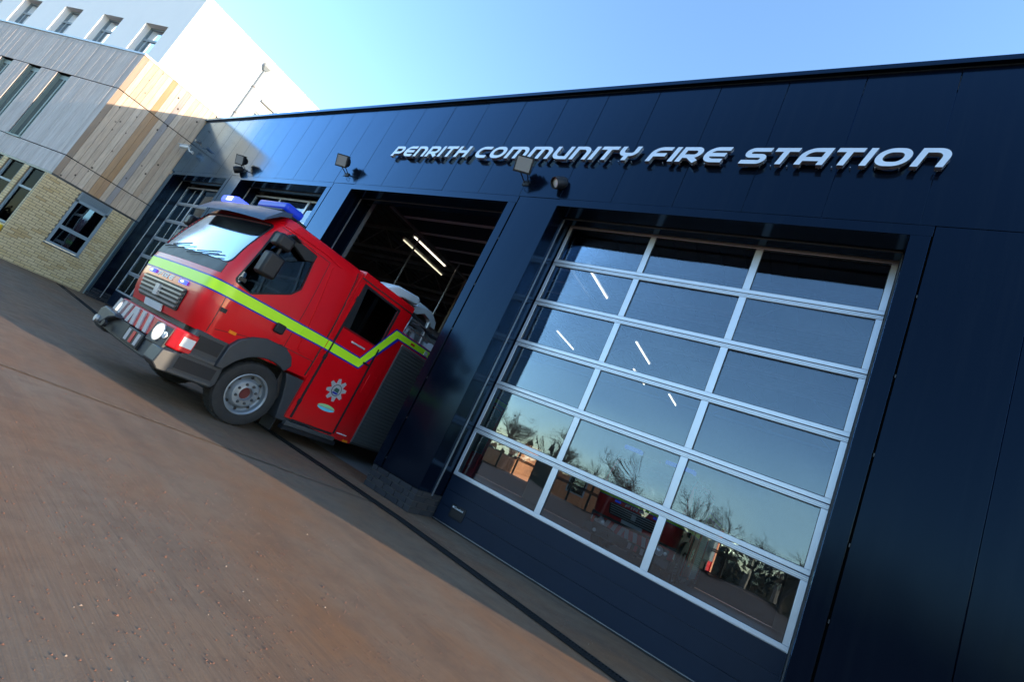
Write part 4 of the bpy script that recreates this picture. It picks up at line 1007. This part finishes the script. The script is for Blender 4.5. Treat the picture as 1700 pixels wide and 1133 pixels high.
        P(MB().box(min(s*1.0, s*1.116), max(s*1.0, s*1.116), -2.30, -1.80, .355, .39), 'step_tread', 'steel_dark', sb, bevel=.004)
        # wheel arch
        oc = [(-1.885, .60), (-1.87, .88), (-1.80, 1.0), (-1.66, 1.10), (-1.50, 1.155), (-1.22, 1.158), (-1.08, 1.08), (-1.015, .97), (-1.06, .88)]
        ic = [(-1.32+.505*math.cos(t), .42+.505*math.sin(t)) for t in [R(62+i*10) for i in range(9)]]
        ic = [(-1.09, .875)]+[p for p in ic if p[1] > .66]+[(-1.80, .60)]
        v2, tri = cdt([oc+ic]); fm = MB(); slab_from(fm, v2, tri, lambda p, k: (s*(1.165 if k == 0 else .80), p[0], p[1])); P(fm, 'wheel_arch', 'grey_plastic', E, bevel=.012)
        P(MB().prism([(-.99, .86), (-.56, .86), (-.56, .26), (-.80, .26), (-.86, .55), (-.93, .75)], 0, s*.8, s*1.10), 'rear_wing', 'grey_plastic', E, bevel=.012)
        P(MB().box(min(s*.8, s*1.08), max(s*.8, s*1.08), -.78, -.765, .09, .30), 'mud_flap', 'black_plastic', E)
    # centre recess and towing bracket of the bumper
    P(MB().box(-.86, .05, -2.472, -2.410, .40, .60), 'intake', 'seam', bm_)
    P(MB().prism([(-.84, .42), (-.90, .60), (-.78, .66), (-.36, .64), (-.30, .60), (-.50, .54), (-.64, .43)], 1, -2.540, -2.420), 'winch_cowl', 'grey_plastic', bm_, bevel=.02)
    P(MB().box(.05, .55, -2.472, -2.410, .40, .59), 'lower_grille', 'black_plastic', bm_, bevel=.01)
    for x in (-.76, -.44): P(MB().lathe([(0, .02), (.045, .02), (.045, -.02), (0, -.02)], (x, -2.550, .47), (0, -1, 0), 16), 'tow_eye', 'silver' if x < -.7 else 'black_plastic', bm_, smooth=True)
    for k, x in enumerate((.10, .26, .42)): P(MB().box(x, x+.08, -2.478, -2.460, .43, .57), 'chevron', 'dull_tape' if k % 2 == 0 else 'red_tape', bm_)
    P(MB().box(-.9, .9, -2.30, -2.1, .66, .92), 'front_beam', 'seam', E)
    # ---- wheels
    tyre = [(.262, -.115), (.30, -.125), (.36, -.132), (.40, -.122), (.415, -.10), (.418, -.03), (.418, .03), (.415, .10), (.40, .122), (.36, .132), (.30, .125), (.262, .115)]
    rim = [(.262, .105), (.272, .128), (.262, .132), (.245, .118), (.235, .06), (.20, .03), (.19, .075), (.165, .105), (.145, .108), (.105, .104), (.085, .112), (.08, .06), (0, .055)]
    for y in (-1.32, 2.35):
        for s in (1, -1):
            cx = s*.96; ax = (s, 0, 0); c = (cx, y, .418)
            if y > 0: cx = s*.95
            t = MB().lathe(tyre, c, ax, 48, True); wh = P(t, 'wheel', 'rubber', E, smooth=True)
            for k in range(36):
                a = 2*math.pi*k/36; mt = Matrix.Translation(c) @ Matrix.Rotation(a, 4, 'X')
                if y < 0: P(MB().box(-.10, .10, -.010, .010, .412, .4215, mt), 'tread_block', 'rubber', wh)
            rm = P(MB().lathe(rim, c, ax, 40), 'rim', 'wheel_steel', wh, smooth=True)
            P(MB().lathe([(0, .062), (.075, .062)], c, ax, 20), 'hub', 'hub_red', rm)
            for k in range(8):
                a = 2*math.pi*(k+.5)/8; q = (c[0]+s*.10, c[1]+.125*math.cos(a), c[2]+.125*math.sin(a))
                P(MB().lathe([(.022, 0), (.020, .012), (.012, .014), (.012, .034), (0, .036)], q, ax, 6), 'wheel_nut', 'steel_dark', rm)
                a = 2*math.pi*k/8; q = (c[0]+s*.064, c[1]+.212*math.cos(a), c[2]+.212*math.sin(a))
                P(MB().lathe([(0, .003), (.018, .003), (.018, -.01), (0, -.01)], q, ax, 10), 'hand_hole', 'seam', rm)
    ch = MB(); ch.box(-.42, .42, -2.1, 4.1, .48, .72); ch.box(-.9, .9, -1.42, -1.22, .36, .50); ch.box(-.9, .9, 2.25, 2.45, .36, .50); ch.box(-1.0, 1.0, -1.0, -.6, .5, .85); P(ch, 'chassis', 'seam', E)
    # ---- crew compartment
    XW = 1.135
    cw = round_poly([(-.56, 2.452), (.145, 2.435), (.155, 1.80), (-.475, 1.80), (-.50, 1.9)], .02)
    cw = [(-.565, 2.455), (.150, 2.440), (.155, 1.79), (-.49, 1.80)]
    crew = MB()
    v2, tri = cdt([[(-.70, .325), (.445, .255), (.445, 2.60), (-.70, 2.64)]], [cw])
    for s in (1, -1): slab_from(crew, v2, tri, lambda p, k: (s*(XW if k == 0 else XW-.03), p[0], p[1]))
    crew.box(-XW+.031, XW-.031, .41, .445, .35, 2.6); crew.box(-XW+.031, XW-.031, -.70, -.66, .35, 2.6)
    crew = P(crew, 'crew_cabin', 'red_paint', E)
    rfm = MB(); rfm.prism([(-XW, 2.60), (XW, 2.60), (XW-.03, 2.655), (-XW+.03, 2.655)], 1, -.70, .46); P(rfm, 'roof', 'red_paint', crew, bevel=.01)
    for s in (1, -1):
        def sidebox(y0, y1, z0, z1, o0, o1, m, nm, par=crew, bev=0):
            return P(MB().box(min(s*(XW+o0), s*(XW+o1)), max(s*(XW+o0), s*(XW+o1)), y0, y1, z0, z1), nm, m, par, bevel=bev)
        def sidepoly(pl, o0, o1, m, nm, par=crew):
            v, t = cdt([pl]); mb = MB(); slab_from(mb, v, t, lambda p, k: (s*(XW+(o1 if k == 0 else o0)), p[0], p[1])); return P(mb, nm, m, par)
        sidebox(-.72, .46, 2.528, 2.545, -.002, .012, 'seam', 'gutter')
        door = sidepoly([(-.60, 1.795), (-.60, .350), (.150, .333), (.150, 1.785)], -.01, .010, 'red_paint', 'crew_door')
        gw = MB(); v, t = cdt([cw]); slab_from(gw, v, t, lambda p, k: (s*(XW-(.012 if k == 0 else .018)), p[0], p[1])); P(gw, 'window', 'cab_glass', door)
        v, t = cdt([[(-.60, 2.49), (.185, 2.475), (.185, 1.76), (-.60, 1.77)]], [cw]); wf = MB(); slab_from(wf, v, t, lambda p, k: (s*(XW+(.010 if k == 0 else -.01)), p[0], p[1])); P(wf, 'window_frame', 'black_plastic', door)
        sidebox(-.635, -.605, .345, 2.49, -.003, .014, 'black_plastic', 'door_seal', door); sidebox(.155, .185, .33, 1.758, -.003, .014, 'black_plastic', 'door_seal', door)
        sidebox(-.60, .15, .30, .33, -.003, .012, 'black_plastic', 'door_seal', door)
        sidebox(-.66, .235, .225, .285, -.06, .02, 'steel_dark', 'step', crew, .005); sidebox(-.66, .30, .16, .22, -.10, .0, 'black_plastic', 'step_edge', crew)
        for zz in (.55, 1.25, 2.2): sidebox(-.655, -.60, zz, zz+.07, .008, .022, 'black_plastic', 'door_hinge', door, .004)
        for k_ in range(12): sidebox(.205, .213, .45+k_*.17, .458+k_*.17, -.002, .004, 'seam', 'rivet')
        sidebox(.26, .42, 1.05, 1.35, -.002, .007, 'red_paint', 'filler_flap', crew, .003)
        sidebox(-.36, -.08, 1.635, 1.665, .012, .028, 'silver', 'grab_handle', door, .006)
        sidebox(.02, .16, 1.452, 1.480, .012, .03, 'black_plastic', 'door_handle', door)
        sidebox(.40, .50, .262, .295, -.005, .012, 'amber', 'side_marker'); sidebox(.23, .43, .352, .366, -.002, .008, 'white_tape', 'small_lettering')
        # stripe on crew cabin
        for pl, m, o in (([(-.70, 1.388), (-.02, 1.388), (-.02, 1.34), (.0, 1.368), (-.065, 1.512), (-.70, 1.512)], None, 0),):
            pass
        sidepoly([(-.70, 1.365), (-.005, 1.343), (.44, 2.035), (.44, 2.075), (.40, 2.07), (-.015, 1.368), (-.70, 1.388)], .009, .0125, 'blue_edge', 'stripe_edge')
        sidepoly([(-.70, 1.512), (-.07, 1.492), (.31, 2.168), (.44, 2.168), (.44, 2.192), (.295, 2.192), (-.08, 1.515), (-.70, 1.535)], .009, .0125, 'blue_edge', 'stripe_edge')
        sidepoly([(-.70, 1.388), (-.015, 1.368), (.40, 2.070), (.44, 2.070), (.44, 2.168), (.31, 2.168), (-.07, 1.492), (-.70, 1.512)], .009, .0135, 'lime', 'stripe')
        # crest: eight pointed star with a round centre, coloured oval below
        cy, cz, Ro = -.165, .925, .175; star = []
        for k in range(16):
            a = R(22.5*k+11); r_ = Ro if k % 2 == 0 else Ro*.60
            for da in ((-7, 7) if k % 2 == 0 else (0,)): star.append((cy+r_*math.cos(a+R(da)), cz+r_*math.sin(a+R(da))))
        cr = sidepoly(star, .009, .014, 'silver', 'crest', door)
        circ = lambda r_, dz=0: [(cy+r_*math.cos(R(15*i)), cz+dz+r_*math.sin(R(15*i))) for i in range(24)]
        sidepoly(circ(.088), .013, .0155, 'grey_plastic', 'crest_ring', cr); sidepoly(circ(.078), .014, .017, 'silver', 'crest_disc', cr)
        sidepoly([(cy-.05, cz-.02), (cy+.045, cz-.03), (cy+.04, cz+.03), (cy-.03, cz+.035)], .016, .0185, 'leaf_dark', 'crest_motif', cr)
        sidepoly([(cy-.06, cz-.055), (cy+.03, cz-.06), (cy+.05, cz-.035), (cy-.05, cz-.03)], .016, .0188, 'blue_edge', 'crest_motif', cr)
        ov = lambda a0, a1, oz: [(-.175+.16*math.cos(R(a)), .637+oz+.045*math.sin(R(a))) for a in range(a0, a1+1, 15)]
        lg = sidepoly(ov(0, 180, .003), .009, .014, 'leaf_green', 'oval_emblem', door); sidepoly(ov(180, 360, -.003), .013, .016, 'teal', 'oval_lower', lg)
    P(MB().box(-.9, .9, -.60, -.2, .95, 1.3), 'bench_seat', 'seat', crew)
    P(MB().box(-1.1, 1.1, -.66, .41, .35, .40), 'crew_floor', 'seat', crew)
    for s in (1, -1): P(MB().tube([(s*1.0, .06, 1.60), (s*1.0, .10, 1.80), (s*1.02, .16, 1.93), (s*1.06, .20, 1.95)], .018, 8), 'grab_rail', 'yellow', crew, smooth=True)
    # ---- pump body with roller shutters
    body = MB(); body.box(-1.10, 1.10, .45, 4.2, .62, 2.05); body.box(-XW, XW, .447, .56, .26, 2.20); body.box(-XW, XW, 1.78, 1.90, .30, 2.20); body.box(-XW, XW, 4.1, 4.2, .30, 2.20); body.box(-XW, XW, .56, 4.1, 2.03, 2.20); body = P(body, 'pump_body', 'red_paint', E)
    for s in (1, -1):
        for y0, y1 in ((.562, 1.778), (1.902, 4.098)):
            sh = MB(); zlo = .30 if y0 < 1 else .95; k = 0; z = zlo
            vs = []
            n_ = int((1.985-zlo)/.056)
            for i in range(n_):
                z = zlo+i*.056
                vs += [(s*1.112, z), (s*1.112, z+.010), (s*1.130, z+.014), (s*1.132, z+.035), (s*1.128, z+.054)]
            vv = [(x, y0, z) for x, z in vs]+[(x, y1, z) for x, z in vs]; m2 = len(vs)
            sh.add(vv, [(i, i+1, m2+i+1, m2+i) for i in range(m2-1)]); so_ = P(sh, 'roller_shutter', 'shutter', body)
            P(MB().box(min(s*1.10, s*1.142), max(s*1.10, s*1.142), y0, y1, 1.985, 2.03), 'shutter_box', 'steel', so_, bevel=.005)
            P(MB().box(min(s*1.10, s*1.142), max(s*1.10, s*1.142), y0, y0+.025, zlo, 1.985), 'shutter_guide', 'steel', so_)
        def sb2(y0, y1, z0, z1, o0, o1, m, nm): return P(MB().box(min(s*(XW+o0), s*(XW+o1)), max(s*(XW+o0), s*(XW+o1)), y0, y1, z0, z1), nm, m, body)
        sb2(.445, 4.2, 2.050, 2.071, .001, .005, 'blue_edge', 'stripe_edge'); sb2(.445, 4.2, 2.168, 2.188, .001, .005, 'blue_edge', 'stripe_edge'); sb2(.445, 4.2, 2.071, 2.168, .001, .006, 'lime', 'stripe')
        sb2(.72, .82, 2.10, 2.135, .005, .012, 'red_tape', 'reflector'); sb2(1.10, 1.18, 2.08, 2.15, .005, .016, 'lens', 'side_lamp')
        P(MB().prism([(1.6, .95), (1.6, .62), (1.78, .62), (1.95, .88), (2.75, .88), (2.92, .62), (3.1, .62), (3.1, .95)], 0, s*.7, s*1.13), 'rear_arch', 'black_plastic', body)
        P(MB().box(min(s*.7, s*1.10), max(s*.7, s*1.10), .56, 1.6, .27, .62), 'locker', 'steel_dark', body)
    # roof gear: pale covered ladder gantry, arms and rails
    gy = P(MB().prism([(-.08, 2.665), (-.02, 2.76), (.18, 2.87), (.42, 2.90), (.66, 2.93), (.74, 2.88), (.70, 2.78), (.35, 2.74), (.2, 2.68)], 0, .38, .86), 'gear_cover', 'pale_gear', body, bevel=.03)
    P(MB().prism([(.25, 2.70), (.75, 2.80), (1.10, 2.90), (1.25, 2.92), (1.48, 2.80), (1.52, 2.66), (1.40, 2.66), (1.30, 2.76), (1.12, 2.80), (.95, 2.70), (.60, 2.66), (.3, 2.63)], 0, .56, .68), 'ladder_arm', 'pale_gear', body, bevel=.012)
    P(MB().tube([(.72, 1.30, 2.2), (.72, 1.27, 2.70)], .045, 12), 'gantry_ram', 'steel', body, smooth=True)
    P(MB().tube([(.70, .82, 2.2), (.66, .90, 2.62)], .03, 10), 'gantry_post', 'steel', body, smooth=True)
    for x in (.15, -.35):
        ld = MB(); ld.box(x-.02, x+.02, .5, 4.3, 2.72, 2.80); P(ld, 'ladder_stile', 'steel', body)
    for i in range(12): P(MB().tube([(-.35, .7+i*.3, 2.76), (.15, .7+i*.3, 2.76)], .014, 6), 'ladder_rung', 'steel', body)
    for y in (.6, 2.2, 4.0): P(MB().box(-.8, .8, y-.03, y+.03, 2.2, 2.72), 'ladder_support', 'steel_dark', body)
    for k_, (x_, y_, z_) in enumerate(((.62, 1.05, 2.30), (.45, .80, 2.74), (.70, 1.55, 2.30))):
        P(MB().lathe([(.13+.05*math.cos(t), .05*math.sin(t)) for t in [i*math.pi/4 for i in range(8)]], (x_, y_, z_), (.2, .1, 1) if k_ else (1, .2, .1), 20, True), 'hose_coil', 'pale_gear' if k_ != 1 else 'steel', body, smooth=True)
    P(MB().box(.30, .58, .95, 1.25, 2.80, 2.95), 'lamp_case', 'pale_gear', body, bevel=.02)
    P(MB().tube([(.75, .5, 2.66), (.80, .9, 2.60), (.78, 1.4, 2.50), (.82, 1.9, 2.55)], .03, 8), 'suction_hose', 'grey_plastic', body, smooth=True)
    P(MB().box(.85, 1.05, 1.35, 1.7, 2.2, 2.36), 'deck_locker', 'pale_gear', body, bevel=.01)
    for y0, z0 in ((.6, 2.35), (.6, 2.5)): P(MB().tube([(1.05, y0, z0), (1.05, 4.1, z0)], .015, 6), 'deck_rail', 'steel', body)
    return E
simple('visor', (.012, .04, .085), .42, spec=.3); simple('hub_red', (.10, .012, .010), .6); simple('seat_light', (.10, .11, .12), .8); simple('leaf_dark', (.03, .10, .07), .5)
EN = make_engine('red fire engine with lime stripe and blue lights driving out of the open bay')
E2 = copy_tree(EN); E2.location = (.45, 10.0, 0); 
def lights_off(o):
    for ch in o.children_recursive:
        n_ = ch.data.materials[0].name if ch.type == 'MESH' and ch.data.materials else ''
        r_ = {'headlamp': 'lens', 'blue_lit': 'blue_lens', 'blue_core': 'blue_lens'}.get(n_)
        if r_: ch.material_slots[0].link = 'OBJECT'; ch.material_slots[0].material = M[r_]
lights_off(E2)
E2['label'] = 'red fire engine parked deep inside the bay behind the closed glazed door'
EN['group'] = E2['group'] = 'fire engines at the station'

# ------------------------------------------------------------------ out-buildings behind the station, seen through the rear doors
def outbuilding(x0, x1, y0, y1, h, label):
    t = thing('brick_outbuilding', label, 'building', ((x0+x1)/2, (y0+y1)/2, gz(x1)))
    w = MB().box(x0, x1, y0, y1, -.1, h).build('wall', 'brick_orange', t)
    MB().prism([(y0-.2, h), (y1+.2, h), ((y0+y1)/2, h+1.2)], 0, x0-.2, x1+.2).build('roof', 'deck', t)
    for i in range(3):
        x = x0+(x1-x0)*(i+.6)/3.3
        f = MB().box(x-.5, x+.5, y0-.02, y0+.02, 1.0, 2.2).build('window', 'frame_grey', t); MB().box(x-.43, x+.43, y0-.026, y0-.021, 1.07, 2.13).build('pane', 'window_glass', f)
outbuilding(-7, .55, 18.4, 23.3, 3.4, 'orange brick outbuilding seen through the rear door behind the right glazed bay')
outbuilding(-19, -11.5, 20.2, 24.9, 3.6, 'orange brick outbuilding seen small through the lower left panes')

# ------------------------------------------------------------------ bare winter trees (mirrored in the glass and seen through the rear doors)
def tree_meshes(seed, H):
    r = random.Random(seed); tr = MB(); lm = MB()
    def grow(p, d, L, rad, lev):
        n = 3; pts = [p]; q = p.copy(); dd = d.copy()
        for i in range(n):
            dd = (dd+Vector((r.uniform(-.16, .16), r.uniform(-.16, .16), r.uniform(-.04, .10)))).normalized(); q = q+dd*(L/n); pts.append(q.copy())
        (tr if lev < 2 else lm).tube(pts, rad, 7 if lev == 0 else (5 if lev < 2 else 3), rad*.62, cap=False)
        if lev >= 6: return
        k = (5 if lev == 0 else 4 if lev < 3 else 3)
        for j in range(k):
            t = r.uniform(.35, 1.0) if lev else r.uniform(.45, 1.0)
            base = pts[min(n, max(1, int(round(t*n))))]
            a = r.uniform(0, 6.28); sp = r.uniform(.45, .95); ax = dd.orthogonal().normalized(); ax.rotate(Quaternion(dd, a))
            nd = (dd+ax*sp+Vector((0, 0, .12))).normalized()
            grow(base, nd, L*r.uniform(.58, .80), max(rad*.55, .006), lev+1)
    grow(Vector((0, 0, 0)), Vector((r.uniform(-.05, .05), r.uniform(-.05, .05), 1)).normalized(), H*.30, H*.022, 0)
    t = tr.build('trunk', 'bark', None, smooth=True); c = lm.build('crown', 'twig', None)
    a, b = t.data, c.data; bpy.data.objects.remove(t); bpy.data.objects.remove(c); return a, b
TM = [tree_meshes(s, 10.5) for s in (4, 21, 33)]
rt_ = random.Random(8)
def bare_tree(x, y, sc_, k, label, grp):
    t = thing('bare_tree', label, 'tree', (x, y, gz(x)), grp, world=False); t.scale = (sc_,)*3; t.rotation_euler = (0, 0, rt_.uniform(0, 6.28))
    a = bpy.data.objects.new('trunk', TM[k][0]); col.objects.link(a); a.parent = t
    b = bpy.data.objects.new('crown', TM[k][1]); col.objects.link(b); b.parent = t
for i, x in enumerate((-44, -37, -31, -26, -21, -16.5, -12.5, -9, -5.5, -2.5, .5, 3.5, 6.5, 10, 14, 18.5, 24, 31)):
    bare_tree(x, -44+rt_.uniform(-5, 5), rt_.uniform(.68, 1.0), i % 3, 'leafless tree across the yard, mirrored in the glazed door', 'leafless trees mirrored in the glass')
for i, x in enumerate((-20, -15, -9, -5, -1.5, 1.2, 3.2, 5.4, 7.4)):
    bare_tree(x, 33+rt_.uniform(-3, 3), rt_.uniform(.8, 1.05), (i+1) % 3, 'leafless tree in the woodland behind the station, seen through the rear doors', 'leafless trees behind the station')
# low hedge beyond each row; the front one added to block the bright mirrored horizon
for nm, y, lab in (('front_fill_hedge', -50, 'low dark hedge bank added far across the yard to darken the mirrored horizon'), ('rear_hedge', 42, 'low dark undergrowth below the trees behind the station')):
    mb = MB(); rh = random.Random(2)
    for i in range(7000):
        x = rh.uniform(-75, 60) if y < 0 else rh.uniform(-28, 9); yy = y+rh.uniform(-3, 3); z = abs(rh.gauss(0, 1.4)); s = rh.uniform(.15, .45); a = rh.uniform(0, 6.28)
        mb.add([(x+s*math.cos(a), yy+s*math.sin(a), z), (x-s*math.cos(a), yy-s*math.sin(a), z+rh.uniform(-.2, .2)), (x+rh.uniform(-.2, .2), yy, z+s*1.3)], [(0, 1, 2)])
    x = -85; hts = []  # solid ridge added behind the leaves to shut out the bright horizon
    while x < 70:
        hts.append((x, rh.uniform(1.6, 3.0))); x += rh.uniform(.6, 1.6)
    for (xa, ha), (xb, hb) in zip(hts, hts[1:]):
        if y > 0 and not -28 < xa < 9: continue
        mb.hexa([(xa, y-2.5, -.1), (xb, y-2.5, -.1), (xb, y+2.5, -.1), (xa, y+2.5, -.1)], [(xa, y-.9, ha), (xb, y-.9, hb), (xb, y+.9, hb), (xa, y+.9, ha)])
    o = struct(mb.build(nm, 'hedge_green'), 'stuff'); o['label'] = lab; o['category'] = 'hedge'
print('objects', len(bpy.data.objects))
